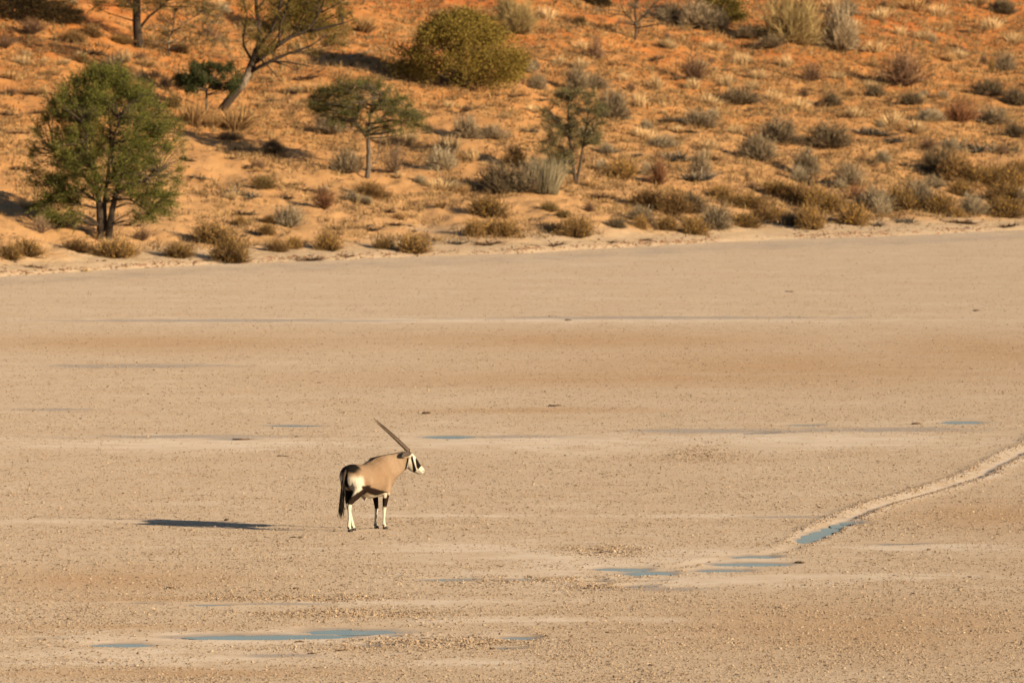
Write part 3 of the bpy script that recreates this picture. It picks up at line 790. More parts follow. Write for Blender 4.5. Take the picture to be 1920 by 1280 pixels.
# ------------------------------------------------------------------ trees
def build_tree(px, py, name, label, limbs, clumps, leafc, leafL, leafW, per, spread, rng, barkc=(.13, .10, .075), outward=1.0, ctr=None, flat=.6, twig_r=.012, blotch=False, spiky=.25):
    """limbs: polylines in photo pixels relative to the base (dx, up, depth m, radius m); clumps: (dx, up, depth m, size)"""
    x, y, z = on_dune(px, py); s = FPX / y
    root = empty(name, (x, y, z - .05)); tag(root, label, 'tree')
    allp = []
    for i, L in enumerate(limbs):
        P = spline([(a / s, d, u / s, r) for (a, u, d, r) in L], 9 if len(L) > 2 else 5)
        P[:, :3] += np.cumsum(rng.normal(0, .012, (len(P), 3)), 0) * (np.arange(len(P)) > 0)[:, None]
        g = Geo(); cc = np.tile(np.array(barkc, float), (len(P) * 8 + 2, 1))
        if blotch and i == 0:
            cc[32:44] = (.36, .28, .21)            # paler bark colour on a short stretch of the trunk
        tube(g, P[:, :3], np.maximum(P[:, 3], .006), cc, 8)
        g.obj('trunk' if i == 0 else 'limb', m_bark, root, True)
        allp.append(P)
    AP = np.concatenate(allp)
    gt = Geo(); gl = Geo()
    C = np.array([(a / s, d, u / s) for (a, u, d, _) in clumps]); SZ = np.array([c[3] for c in clumps]) / s
    if ctr is None: ctr = C.mean(0)
    for c, sz in zip(C, SZ):
        w = np.linalg.norm(AP[:, :3] - c, axis=1) + .35 * np.maximum(AP[:, 2] - c[2] + .1, 0) * 3
        k = int(np.argmin(w)); q = AP[k, :3]; r0 = min(AP[k, 3] * .6, .02) + twig_r * .4
        mid = (q + c) / 2 + rng.normal(0, .05, 3) + np.array([0, 0, .04])
        tw = spline([tuple(q), tuple(mid), tuple(c)], 6)
        tube(gt, tw, np.linspace(r0, twig_r * .5, 6), np.array(barkc) * .8, 4, False)
        out = unit(c - np.asarray(ctr)) * outward
        nsp = max(5, int(6 * sz / .3))
        dirs = unit(rng.normal(0, 1, (nsp, 3)) * np.array([1, 1, flat]) + out * .9)
        ln = sz * rng.uniform(.5, 1.15, nsp)
        blades(gt, np.tile(c, (nsp, 1)) - out * sz * .2, dirs, ln, twig_r * 1.2, .05, np.array(barkc) * .7, np.array(barkc) * .7, rng)
        m = int(per * 4.6 * rng.uniform(.4, 1.5) * (sz / .35) ** 1.5) + 10
        i = rng.integers(0, nsp, m); t = rng.random((m, 1)) ** .8
        cen = c - out * sz * .2 + dirs[i] * ln[i][:, None] * t + rng.normal(0, 1, (m, 3)) * spread * sz
        mixv = rng.random((m, 1)) * .7 + .3 * rng.random()
        lc = np.array(leafc[0]) * (1 - mixv) + np.array(leafc[1]) * mixv
        leaves(gl, cen, dirs[i] + rng.normal(0, .45, (m, 3)), leafL * .78 * rng.uniform(.6, 1.3, m), leafW * .85 * rng.uniform(.7, 1.2, m), lc, rng, .22)
    for c, sz in zip(C, SZ):                     # long leafy shoots that ruffle the outline
        if rng.random() > spiky: continue
        for _ in range(2):
            d = unit(unit(c - np.asarray(ctr)) + rng.normal(0, .3, 3) + np.array([0, 0, .12])); ln = rng.uniform(.9, 1.7) * sz
            blades(gt, c[None], d[None], ln, twig_r * .8, .08, np.array(barkc) * .7, np.array(barkc) * .7, rng)
            m = int(34 * ln / .4); t = rng.random((m, 1)); cen = c + d * ln * t + np.array([0, 0, -.08]) * ln * t * t + rng.normal(0, .022, (m, 3))
            mixv = rng.random((m, 1)); lc = np.array(leafc[0]) * (1 - mixv) + np.array(leafc[1]) * mixv
            leaves(gl, cen, d + rng.normal(0, .5, (m, 3)), leafL * .7 * rng.uniform(.6, 1.2, m), leafW * .85, lc, rng, .22)
    gt.obj('twigs', m_bark, root)
    gl.obj('crown', m_leaf, root)
    return root

rng = np.random.default_rng(21)
# big feathery acacia
cl = []
prof_u = [25, 60, 110, 170, 220, 260, 300, 322]; prof_l = [-100, -122, -128, -122, -112, -88, -52, -20]; prof_r = [95, 112, 132, 136, 130, 100, 62, 28]
for _ in range(560):
    u = 40 + 282 * rng.random() ** .95; a = rng.uniform(-1, 1); a = math.copysign(abs(a) ** .95, a)
    l, r = np.interp(u, prof_u, prof_l), np.interp(u, prof_u, prof_r)
    dx = (a * r if a > 0 else -a * l) * (.90 + .13 * math.sin(u * .11 + (2 if a > 0 else 0))) + rng.normal(0, 5)
    if u < 85 and abs(dx - 5) < 48: continue
    if u < 70 and rng.random() < .45: continue
    wdt = math.sqrt(max(0.05, 1 - (abs(a)) ** 2))
    cl.append((dx, u, rng.uniform(-1, 1) * 1.75 * wdt * np.interp(u, [40, 120, 220, 318], [.75, 1, .9, .35]), rng.uniform(13, 29)))
for _ in range(70):
    u = rng.uniform(60, 300); sd = rng.choice([-1, 1]); cl.append((float(np.interp(u, prof_u, prof_l if sd < 0 else prof_r)) * rng.uniform(.97, 1.1), u, rng.uniform(-.6, .6), rng.uniform(12, 22)))
for _ in range(120): cl.append((rng.uniform(-85, 90), rng.uniform(88, 285), rng.uniform(-1.6, -.5), rng.uniform(14, 26)))
for _ in range(75): cl.append((rng.choice([-1, 1]) * rng.uniform(45, 118), rng.uniform(35, 110), rng.uniform(-1.0, .8), rng.uniform(14, 24)))
build_tree(195, 450, 'acacia_tree', 'big rounded green feathery acacia with several grey trunks at the dune foot',
 [[(-4, 0, 0, .14), (-8, 50, 0, .11), (-14, 105, .1, .075), (-26, 175, .3, .04), (-42, 250, .3, .015)],
  [(2, 0, .05, .10), (0, 55, .1, .08), (6, 120, .2, .05), (10, 200, .3, .03), (2, 290, .2, .012)],
  [(8, 2, -.05, .12), (13, 50, -.1, .10), (26, 105, -.05, .065), (45, 165, .1, .035), (70, 235, .1, .015)],
  [(-12, 95, .1, .06), (-45, 130, -.1, .045), (-90, 165, -.3, .02)], [(20, 90, -.1, .06), (60, 110, -.5, .045), (105, 135, -.7, .02)],
  [(0, 110, .1, .05), (-30, 150, .8, .035), (-50, 200, 1.1, .02)], [(10, 110, .1, .05), (40, 160, .9, .035), (60, 220, 1.2, .02)],
  [(-6, 110, 0, .05), (-25, 160, -.8, .035), (-30, 220, -1.1, .02)], [(22, 120, -.2, .05), (20, 170, -.9, .035), (30, 230, -1.1, .02)],
  [(14, 75, -.1, .04), (50, 80, -.3, .03), (85, 55, -.4, .012)], [(-12, 75, .1, .04), (-50, 95, .2, .03), (-95, 80, .3, .012)]],
 cl, ((.060, .066, .012), (.205, .20, .044)), .085, .019, 36, .2, rng, (.085, .064, .047), 1.2, ctr=(0, 0, 1.5), flat=.5, spiky=.55)

# flat-topped acacia
cl = []
for _ in range(280):
    a = rng.uniform(-1, 1); dx = a * 106
    top = np.interp(dx, [-105, -80, -30, 20, 60, 104], [165, 172, 182, 188, 160, 120]); bot = np.interp(dx, [-105, -70, -30, 30, 70, 104], [128, 108, 96, 92, 84, 92])
    u = bot + (top - bot) * rng.random() ** .8
    if rng.random() < .18 and abs(dx) > 40: continue
    cl.append((dx, u, rng.uniform(-1, 1) * 1.5 * math.sqrt(max(.05, 1 - a * a)), rng.uniform(11, 20)))
build_tree(688, 335, 'acacia_tree', 'flat-topped green acacia on one slender forked grey trunk',
 [[(0, 0, 0, .085), (2, 45, 0, .075), (0, 82, 0, .07)], [(0, 80, 0, .06), (-20, 110, .05, .045), (-34, 140, .1, .035), (-62, 160, .1, .015)], [(1, 80, 0, .055), (4, 115, -.1, .04), (10, 150, -.2, .03), (6, 180, -.2, .012)],
  [(2, 84, 0, .05), (16, 108, .2, .04), (48, 130, .4, .025), (80, 128, .4, .012)], [(-20, 110, 0, .035), (-14, 140, .7, .025), (-20, 165, 1.0, .012)], [(8, 125, -.1, .035), (24, 148, -.7, .025), (30, 165, -1.0, .012)]],
 cl, ((.070, .072, .022), (.19, .175, .055)), .07, .020, 58, .2, rng, (.17, .14, .11), .8, ctr=(0, 0, 2.0), flat=.4)

# slim sparse tree
cl = []
for _ in range(250):
    u = 25 + 153 * rng.random() ** .8; w = np.interp(u, [25, 60, 100, 140, 178], [44, 46, 55, 62, 30]); off = np.interp(u, [25, 70, 120, 178], [-14, -14, -4, 0])
    a = rng.uniform(-1, 1)
    if u < 75 and a > .2: continue
    cl.append((off + a * w, u, rng.uniform(-.9, .9) * math.sqrt(max(.05, 1 - a * a)), rng.uniform(9, 17)))
build_tree(1080, 345, 'acacia_tree', 'slim sparse grey-green tree with see-through crown and thin dark stems',
 [[(0, 0, 0, .06), (-6, 45, 0, .05), (-14, 100, 0, .04), (-16, 165, .05, .015)], [(0, 2, .05, .05), (8, 40, .05, .042), (16, 95, .1, .03), (24, 150, .1, .012)], [(-12, 90, 0, .03), (-34, 115, -.2, .02), (-50, 140, -.2, .01)], [(14, 90, .1, .03), (36, 115, .2, .02), (52, 130, .2, .01)], [(-6, 50, 0, .03), (-26, 65, .1, .02), (-42, 70, .1, .01)]],
 cl, ((.11, .10, .042), (.22, .19, .085)), .065, .018, 44, .22, rng, (.075, .055, .04), .8, ctr=(0, 0, 1.6), flat=.7)

# small dark-green tree
cl = [(rng.normal(0, 1) * 20 + 4 + rng.choice([-22, 20]), rng.uniform(48, 98), rng.uniform(-.55, .55), rng.uniform(11, 18)) for _ in range(60)]
build_tree(387, 215, 'small_tree', 'small dark glossy green tree with lollipop crown and thin stem',
 [[(0, 0, 0, .05), (2, 25, 0, .042), (0, 48, 0, .04)], [(0, 46, 0, .03), (-18, 62, .1, .022), (-30, 80, .1, .01)], [(0, 46, 0, .03), (14, 66, -.1, .022), (28, 85, -.1, .01)]],
 cl, ((.030, .040, .014), (.085, .095, .032)), .07, .034, 120, .2, rng, (.14, .11, .085), .6, flat=.7)

# leaning tree, mostly bare limbs, crown above
cl = []
for _ in range(110):
    dx = rng.uniform(30, 250); u = rng.uniform(120, 330)
    if u < 95 + .35 * dx and rng.random() < .75: continue
    cl.append((dx, u, rng.uniform(-1.3, 1.3), rng.uniform(12, 26)))
for _ in range(50): cl.append((rng.uniform(70, 240), rng.uniform(110, 225), rng.uniform(-.8, .8), rng.uniform(10, 20)))
build_tree(415, 208, 'camelthorn_tree', 'leaning half-dead tree with dark bare limbs and a pale blotch on its trunk',
 [[(0, 0, 0, .15), (22, 28, 0, .135), (45, 55, 0, .13), (58, 88, 0, .13), (70, 118, 0, .11)],
  [(66, 108, 0, .095), (72, 150, .1, .075), (64, 195, .1, .06), (72, 260, .1, .04), (90, 330, .1, .02)],
  [(62, 92, 0, .10), (90, 112, -.1, .085), (130, 138, -.2, .07), (165, 152, -.2, .055), (185, 185, -.2, .042), (205, 240, -.2, .02)],
  [(165, 150, -.2, .05), (200, 155, -.3, .04), (240, 168, -.4, .02), (252, 172, -.4, .01)],
  [(52, 72, 0, .07), (90, 92, -.4, .055), (125, 108, -.5, .045), (165, 122, -.6, .03), (205, 150, -.6, .012)],
  [(70, 120, 0, .07), (95, 160, .4, .055), (110, 210, .5, .04), (120, 280, .5, .02)],
  [(60, 90, 0, .05), (40, 130, .3, .035), (48, 185, .4, .02), (30, 240, .4, .012)],
  [(110, 125, -.1, .05), (112, 160, -.3, .04), (124, 195, -.3, .025), (128, 230, -.3, .012)],
  [(95, 92, -.2, .035), (130, 92, -.5, .025), (175, 84, -.7, .012)], [(70, 100, -.1, .03), (100, 70, -.5, .02), (118, 48, -.6, .008)]] + [[(a0, u0, 0, .03), (a0 + e0 * .5 + 6, u0 + f0 * .5, q0 * .5, .02), (a0 + e0, u0 + f0, q0, .008)] for a0, u0, e0, f0, q0 in ((72, 150, -30, 45, -.4), (80, 110, 50, 60, .5), (130, 138, 30, 70, .4), (150, 148, 80, 40, .3), (165, 152, 20, 60, -.5), (100, 116, 20, 80, -.5), (66, 190, 40, 50, .3), (120, 106, 70, 10, .2), (90, 95, 60, -20, .4), (185, 185, 50, 25, -.3))],
 cl, ((.115, .085, .022), (.19, .14, .038)), .075, .026, 44, .2, rng, (.042, .030, .023), .5, flat=.8, blotch=True)

# black-trunked tree whose crown passes out of view
cl = []
for _ in range(150):
    dx = rng.uniform(-90, 120); u = rng.uniform(62, 230)
    if u < 84 and rng.random() < .6: continue
    cl.append((dx, u, rng.uniform(-1.5, 1.5), rng.uniform(16, 28)))
build_tree(262, 88, 'camelthorn_tree', 'upright tree with thick black trunk high on the dune',
 [[(0, 0, 0, .19), (-4, 35, 0, .15), (-6, 75, 0, .14), (-4, 130, 0, .10), (0, 200, 0, .04)], [(2, 40, 0, .05), (16, 58, -.1, .04), (40, 78, -.2, .03), (80, 120, -.3, .015)], [(-5, 95, 0, .07), (-45, 130, .1, .05), (-90, 165, .2, .02)], [(-4, 105, 0, .07), (40, 140, .2, .05), (80, 180, .3, .02)]],
 cl, ((.095, .075, .024), (.16, .125, .042)), .08, .028, 50, .2, rng, (.022, .016, .013), .6, flat=.6)

# thin sapling beside it
cl = [(rng.uniform(-40, 110), rng.uniform(18, 105), rng.uniform(-.8, .8), rng.uniform(8, 16)) for _ in range(120)]
build_tree(316, 105, 'sapling', 'thin pale-stemmed sapling with wispy olive leaves beside the black-trunked tree',
 [[(0, 0, 0, .035), (-1, 30, 0, .03), (6, 50, 0, .026), (12, 95, 0, .012)], [(4, 46, 0, .02), (30, 62, .1, .016), (60, 80, .2, .008)], [(8, 60, 0, .02), (-14, 80, .1, .012), (-25, 98, .1, .006)], [(30, 60, .1, .015), (70, 50, .1, .01), (95, 40, .1, .005)]],
 cl, ((.14, .10, .035), (.23, .165, .06)), .07, .02, 26, .25, rng, (.26, .20, .15), .6, flat=.7)

# grey-brown sparse tree at the crest
cl = [(rng.normal(10, 34), rng.uniform(26, 115), rng.uniform(-.9, .9), rng.uniform(9, 17)) for _ in range(80)]
build_tree(1190, 76, 'small_tree', 'grey-brown sparse thorn tree with short dark stem near the dune crest',
 [[(0, 0, 0, .05), (2, 28, 0, .045), (0, 50, 0, .04), (6, 100, 0, .015)], [(2, 30, 0, .03), (-20, 55, .1, .02), (-30, 85, .1, .01)], [(2, 34, 0, .03), (26, 60, -.1, .02), (50, 85, -.1, .01)]],
 cl, ((.17, .14, .085), (.26, .215, .135)), .06, .016, 38, .22, rng, (.10, .075, .055), .6, flat=.8)

# big olive bush
x, y, z = on_dune(862, 160); s = FPX / y
bush = empty('olive_bush', (x, y, z - .05)); tag(bush, 'biggest rounded olive-yellow leafy bush on the dune, wider than tall', 'bush')
g = Geo(); nC = 400
for j in range(nC):
    th = rng.uniform(0, 6.28); u = rng.uniform(-.2, 1); rr = rng.uniform(.35, 1.0) ** .45
    r = math.sqrt(max(0, 1 - max(u, 0) ** 2)) * (1 + .10 * math.sin(3 * th + 1) + .07 * math.sin(7 * th))
    c = np.array([2.10 * r * math.cos(th) * rr, 1.7 * r * math.sin(th) * rr, max(.12, 1.30 + 1.12 * u * rr)])
    if u < .25:
        c[2] = rng.uniform(.12, 1.3)
    wz = np.interp(c[2], [.1, .7, 1.3, 1.9, 2.4], [.92, 1.06, .98, .78, .5]) * (1 + .16 * math.sin(2 * th + 3 * c[2]) + .12 * math.sin(5 * th - 4 * c[2]))
    c[:2] *= wz
    if rng.random() < .12: c[:2] += rng.normal(0, .25, 2)
    n = 125; q = rng.normal(0, 1, (n, 3)) * np.array([.17, .17, .14])
    t = rng.random((n, 1)) * .6 + .4 * rng.random()
    leaves(g, c + q, unit(q) + rng.normal(0, .5, (n, 3)) + unit(c) * .6, rng.uniform(.05, .11, n), .04, np.array([[.125, .090, .020]]) * (1 - t) + np.array([[.275, .195, .042]]) * t, rng, .2)
g.obj('foliage', m_leaf, bush)
g = Geo()
for d in hemi(30, rng, .15):
    e = d * np.array([1.8, 1.5, 2.1]) * rng.uniform(.75, 1)
    tube(g, spline([(0, 0, 0), tuple(e * .5 + rng.normal(0, .1, 3)), tuple(e)], 7), np.linspace(.045, .01, 7), np.array([.08, .058, .04]) * rng.uniform(.7, 1.4), 5, False)
g.obj('stems', m_bark, bush)

# fallen pale branches and sticks
def stick(pts, r, name, label, c=(.30, .24, .18)):
    P = [on_dune(px, py) for px, py, _ in pts]; s = FPX / P[0][1]
    P = [(a, b_, z + up / s + .02) for (a, b_, z), (_, _, up) in zip(P, pts)]
    P = np.array(P); o0 = P[0].copy()
    g = Geo(); tube(g, spline(P - o0, 10), np.linspace(r, r * .35, 10), np.array(c), 6)
    o = g.obj(name, m_bark, None, True); o.location = o0; tag(o, label, 'branch'); return o
stick([(650, 110, 0), (675, 105, 3), (700, 102, 4)], .035, 'fallen_branch', 'pale fallen branch lying in the shade of the big olive bush', (.36, .29, .22))
stick([(412, 352, 0), (402, 350, 4), (396, 345, 16)], .02, 'dead_stick', 'short dead stick poking from bare sand near the big feathery acacia', (.14, .10, .07))
stick([(335, 374, 0), (318, 368, 2), (302, 362, 8)], .02, 'dead_branch', 'dead curved branch lying beside the big feathery acacia', (.14, .10, .07))
stick([(695, 318, 0), (708, 305, 8), (715, 285, 26), (733, 270, 40)], .022, 'dead_branch', 'curved dry branch sticking up beside the flat-topped acacia trunk', (.20, .155, .12))

# ------------------------------------------------------------------ dark clods and droppings lying on the pan
DK = [(1040,764,16,5,'low dark lump of dung lying alone on the pan'),(800,778,10,7,'reddish clod on a brown streak of the pan'),(1718,798,9,6,'small dark clod beside a faint grey-blue puddle'),
      (455,827,24,4,'flat dark ridge of mud at a grey wet streak'),(425,979,5,8,'little dark clod beyond the tip of the antelope shadow'),(556,1011,15,3,'thin dark stick-like ridge beside the antelope shadow'),
      (530,859,13,3,'thin brown ridge of earth on open clay'),(1065,603,7,4,'tiny brown clod on the distant grey band'),(1480,549,9,3,'thin dark stick on the far clay below the bank'),(1830,585,6,5,'tiny dark stone on the far clay'),
      (555,1107,6,6,'dark dung lump beside a row of crumbs'),(562,1206,10,5,'rounded dark clod by the longest puddle'),(585,1229,11,4,'flat dark clod in front of the longest puddle'),(924,1221,6,7,'round black stone beside two small puddles'),
      (905,1211,12,6,'rough dark lump beside two small puddles'),(640,1223,14,5,'brown crumbly lump below the longest puddle'),(1500,1057,9,5,'dark clod at the end of a narrow puddle'),(1110,1102,14,7,'dark churned mud lump where the trail fades'),(320,1107,8,5,'brown lump on open tan clay')]
drng = np.random.default_rng(9)
for (px, py, hw, hh, lab) in DK:
    hh *= .62; hw *= .85
    x, y = on_plane(px, py); s = FPX / y
    g = Geo(); k = 3 if hw > 8 else 2
    for j in range(k):
        a = np.linspace(0, math.pi, 6); b2 = np.linspace(0, 2 * math.pi, 10, endpoint=False)
        A, B2 = np.meshgrid(a, b2, indexing='ij')
        R = 1 + .25 * drng.normal(size=A.shape)
        V = np.stack([np.sin(A) * np.cos(B2) * R, np.sin(A) * np.sin(B2) * R, np.cos(A) * R * .9], -1).reshape(-1, 3)
        ww = hw / s * (1.0 if k == 2 else .62)
        V = V * np.array([ww * .8, ww * .9, hh / s * .75]) + np.array([(j - (k - 1) / 2) * ww * .75, drng.normal(0, .03), hh / s * .12])
        Fq = [(i * 10 + q, (i + 1) * 10 + q, (i + 1) * 10 + (q + 1) % 10) for i in range(5) for q in range(10)] + [(i * 10 + q, (i + 1) * 10 + (q + 1) % 10, i * 10 + (q + 1) % 10) for i in range(5) for q in range(10)]
        g.add(V, np.array(Fq), np.array([.1, .06, .04]))
    o = g.obj('earth_clod', m_dung, None, True); o.location = (x, y, float(pan_z(np.array([x]), np.array([y]))[0])); tag(o, lab, 'clod', 'dark clods on the pan')

# ------------------------------------------------------------------ the oryx
CA, SA = .545, .839
ox, oy = on_plane(690, 997)
SC = FPX / oy                     # photo pixels per metre here
oz = float(np.mean(pan_z(np.array([ox, ox - .3, ox + .3]), np.array([oy, oy - .5, oy + .4]))))
oryx = empty('oryx', (ox, oy, oz), math.atan2(SA, CA))
tag(oryx, 'lone standing oryx with long straight horns and black and white face', 'antelope')
def xd(X, d, z): return np.array([CA * X + SA * d, -(SA * X - CA * d), z])   # picture right, away, up -> own frame
def sr(s, r, z): return np.array([s, -r, z])                                  # forward, right, up -> own frame

def loft(V, F, cen, U, W, k=18):
    """closed tube through centres with half-axis vectors U, W; appended to lists"""
    b0 = len(V); n = len(cen)
    for c, u, w in zip(cen, U, W):
        for j in range(k):
            a = 2 * math.pi * j / k; V.append(c + u * math.cos(a) + w * math.sin(a))
    for i in range(n - 1):
        for j in range(k):
            F.append((b0 + i * k + j, b0 + i * k + (j + 1) % k, b0 + (i + 1) * k + (j + 1) % k, b0 + (i + 1) * k + j))
    F.append(tuple(b0 + j for j in range(k))[::-1]); F.append(tuple(b0 + (n - 1) * k + j for j in range(k)))

BV, BF = [], []
TOR = [(-.665, .90, .07, .06), (-.64, .89, .13, .12), (-.57, .875, .185, .175), (-.46, .855, .225, .215), (-.32, .83, .243, .23), (-.12, .795, .272, .238), (.05, .805, .30, .245),
       (.20, .838, .32, .235), (.32, .848, .325, .215), (.43, .85, .30, .19), (.54, .85, .25, .155), (.63, .85, .18, .115), (.68, .85, .09, .06)]
T = spline([(s, zc, hh, hw) for s, zc, hh, hw in TOR], 34)
loft(BV, BF, [sr(t[0], 0, t[1]) for t in T], [sr(0, 0, t[2]) for t in T], [sr(0, t[3], 0) for t in T], 26)
# withers ridge
loft(BV, BF, [sr(s, 0, z) for s, z in ((-.1, 1.0), (.1, 1.07), (.24, 1.105), (.36, 1.085), (.5, 1.03))], [sr(0, 0, h) for h in (.05, .06, .065, .06, .05)], [sr(0, w, 0) for w in (.08, .09, .09, .08, .07)], 14)
# neck
NK = [((.10, .20, .90), .27, .17), ((.20, .30, .93), .255, .165), ((.33, .39, .985), .232, .135), ((.45, .455, 1.045), .187, .105), ((.54, .485, 1.092), .155, .088), ((.62, .50, 1.135), .125, .078), ((.66, .50, 1.15), .10, .07)]
cen = [xd(*c) for c, _, _ in NK]; P = np.array(cen); tg = unit(np.gradient(P, axis=0))
U, W = [], []
for t, (_, hh, hw) in zip(tg, NK):
    side = unit(np.cross(t, [0, 0, 1])); upv = np.cross(side, t)
    U.append(upv * hh); W.append(side * hw)
loft(BV, BF, cen, U, W, 22)
# head, along a line from the poll to the nose
HA = xd((764 - 690) / SC, .50, (997 - 860) / SC - .0265); hx = unit(xd(.72, .06, -.69)); hp = unit(xd(.69, 0, .72)); hl = unit(np.cross(hx, hp)); hp = np.cross(hl, hx)
HD = [(-6, 1.5, 5.5, .050), (-3.5, 1.0, 9, .070), (0, 0, 11.3, .082), (6, -1.2, 12.2, .085), (12, -2.6, 12.8, .080), (18, -3.6, 12.3, .068), (24, -3.9, 10.9, .058), (30, -3.2, 9.3, .052), (35, -2.4, 7.9, .050), (39, -1.9, 6.4, .046), (41.5, -1.7, 3.8, .030)]
H = spline([(a / SC, c / SC, h / SC, w) for a, c, h, w in HD], 18)
loft(BV, BF, [HA + hx * t[0] + hp * t[1] for t in H], [hp * t[2] for t in H], [hl * t[3] for t in H], 18)
# brow ridges
for sgn in (-1, 1):
    c0 = HA + hx * (6 / SC) + hp * (4.6 / SC) + hl * sgn * .066
    loft(BV, BF, [c0 + hx * e for e in (-.035, -.01, .02, .045)], [hp * q for q in (.006, .022, .022, .006)], [hl * q for q in (.006, .020, .020, .006)], 10)
LEG = {
 'fr': [(.34, .10, .80, .10), (.36, .125, .68, .092), (.345, .125, .56, .066), (.337, .11, .46, .050), (.335, .10, .365, .038), (.333, .096, .33, .034), (.332, .092, .22, .0235), (.333, .088, .12, .0235), (.338, .085, .085, .031), (.362, .085, .05, .028), (.376, .085, .03, .030)],
 'fl': [(.34, -.10, .80, .10), (.37, -.12, .68, .088), (.38, -.12, .56, .062), (.385, -.105, .46, .047), (.385, -.092, .355, .037), (.38, -.09, .32, .033), (.362, -.088, .22, .0235), (.35, -.086, .12, .0235), (.35, -.085, .085, .031), (.366, -.085, .05, .028), (.378, -.085, .03, .030)],
 'hr': [(-.43, .09, .88, .14), (-.45, .115, .78, .145), (-.465, .125, .68, .112), (-.515, .12, .59, .080), (-.59, .10, .52, .057), (-.645, .085, .455, .043), (-.655, .078, .40, .039), (-.648, .072, .30, .030), (-.645, .068, .18, .0265), (-.65, .065, .09, .033), (-.63, .065, .052, .029), (-.618, .065, .03, .030)],
 'hl': [(-.38, -.10, .88, .15), (-.37, -.125, .78, .155), (-.33, -.135, .67, .125), (-.36, -.125, .58, .088), (-.42, -.10, .51, .06), (-.455, -.082, .45, .043), (-.45, -.078, .40, .038), (-.425, -.072, .30, .030), (-.38, -.067, .18, .0265), (-.355, -.063, .09, .033), (-.335, -.062, .052, .029), (-.322, -.062, .03, .030)]}
for key, L in LEG.items():
    P = spline(L, 40); cen = [sr(*p[:3]) for p in P]; tg = unit(np.gradient(np.array(cen), axis=0))
    U, W = [], []
    for t, p in zip(tg, P):
        side = unit(np.cross(t, [1, 0, 0.001])); fw = np.cross(side, t)
        wide = 1.18 if p[2] > .5 else 1.1
        U.append(fw * p[3] * wide); W.append(side * p[3] * (.72 if p[2] > .5 else .85))
    loft(BV, BF, cen, U, W, 12)
# hock points and dewclaw swelling
for (s, r, z) in ((-.685, .083, .465), (-.492, -.082, .46)):
    loft(BV, BF, [sr(s + .02, r, z - .05), sr(s + .008, r, z), sr(s + .012, r, z + .03), sr(s + .05, r, z + .075)], [sr(q, 0, 0) for q in (.010, .02, .02, .012)], [sr(0, q, 0) for q in (.012, .017, .016, .010)], 8)
# belly sheath
loft(BV, BF, [sr(-.02, 0, .60), sr(-.08, 0, .545), sr(-.115, 0, .515), sr(-.075, 0, .485), sr(-.06, 0, .475)], [sr(0, 0, q) for q in (.05, .05, .035, .016, .006)], [sr(0, q, 0) for q in (.07, .05, .03, .014, .006)], 10)
tmp_me = bpy.data.meshes.new('body'); tmp_me.from_pydata([tuple(v_) for v_ in BV], [], BF); tmp_me.update()
tmp = bpy.data.objects.new('body', tmp_me); col.objects.link(tmp)
md = tmp.modifiers.new('weld', 'REMESH'); md.mode = 'VOXEL'; md.voxel_size = .0095
sm = tmp.modifiers.new('soft', 'SMOOTH'); sm.factor = .5; sm.iterations = 4
bpy.context.view_layer.update()
dg = bpy.context.evaluated_depsgraph_get()
body_me = bpy.data.meshes.new_from_object(tmp.evaluated_get(dg)); body_me.name = 'body'
bpy.data.objects.remove(tmp); bpy.data.meshes.remove(tmp_me)
nv = len(body_me.vertices); co = np.zeros(nv * 3, np.float32); body_me.vertices.foreach_get('co', co); co = co.reshape(-1, 3).astype(float)
body_me.polygons.foreach_set('use_smooth', np.ones(len(body_me.polygons), bool))
s, r, z = co[:, 0], -co[:, 1], co[:, 2]
nz = .014 * fbm(s * 3 + r * 5, z * 3 + r * 2, .25, 3, 61)
C = np.tile(np.array([.232, .156, .099]), (nv, 1))
TAN2 = np.array([.265, .187, .125]); WHITE = np.array([.58, .525, .43]); DARK = np.array([.017, .0095, .006]); BLK = np.array([.008, .006, .005]); CREAM = np.array([.56, .48, .37])
def paint(mask, colr):
    global C
    m = np.clip(mask, 0, 1)[:, None]; C = C * (1 - m) + np.array(colr) * m
e = .012
topz = np.interp(s, T[:, 0], T[:, 1] + T[:, 2])
paint(smooth(.62, .52, z + nz) * (np.abs(r) < .3), CREAM)                                   # belly
paint(smooth(.72, .95, z) * smooth(.3, .5, s), TAN2)
paint(smooth(-.37, -.49, s + .25 * (z - .75) + nz) * smooth(.93, .84, z + nz) * smooth(.02, .05, np.abs(r)) * .85, WHITE)   # haunch patch
paint(smooth(-.40, -.47, s + nz) * smooth(.90, .955, z + .35 * np.abs(r) * 0 + nz + .12 * (s + .5)) * smooth(.20, .13, np.abs(r)), BLK)   # rump patch
paint(smooth(-.58, -.62, s) * smooth(.055, .035, np.abs(r)) * smooth(.6, .7, z), BLK)
paint(.45 * smooth(.15, .0, np.hypot((s + .02) / 1.3, z - .90)) + .3 * smooth(.14, .0, np.hypot(s - .18, (z - .78) / 1.4)), (.20, .125, .075))  # muscle shading painted into the coat: darker flank and behind the shoulder
paint(.5 * smooth(.12, .0, np.hypot(s - .34, (z - .72) / 1.6)) + .4 * smooth(.1, 0, np.hypot(s + .25, (z - .80))), (.33, .245, .17))  # lighter side of the painted muscle shading: shoulder and loin
trunk_zone = smooth(-.52, -.46, s) * smooth(.34, .28, s)
nz2 = .4 * nz
zc = np.interp(s, [-.5, -.35, -.2, -.05, .1, .32], [.72, .69, .65, .615, .588, .565]); hwd = np.interp(s, [-.5, -.3, -.1, .1, .3], [.022, .038, .05, .05, .045])
paint(smooth(hwd + e, hwd - e, np.abs(z + nz2 - zc)) * trunk_zone * smooth(.10, .16, np.abs(r)), DARK)   # flank stripe
hind = smooth(-.22, -.28, s)
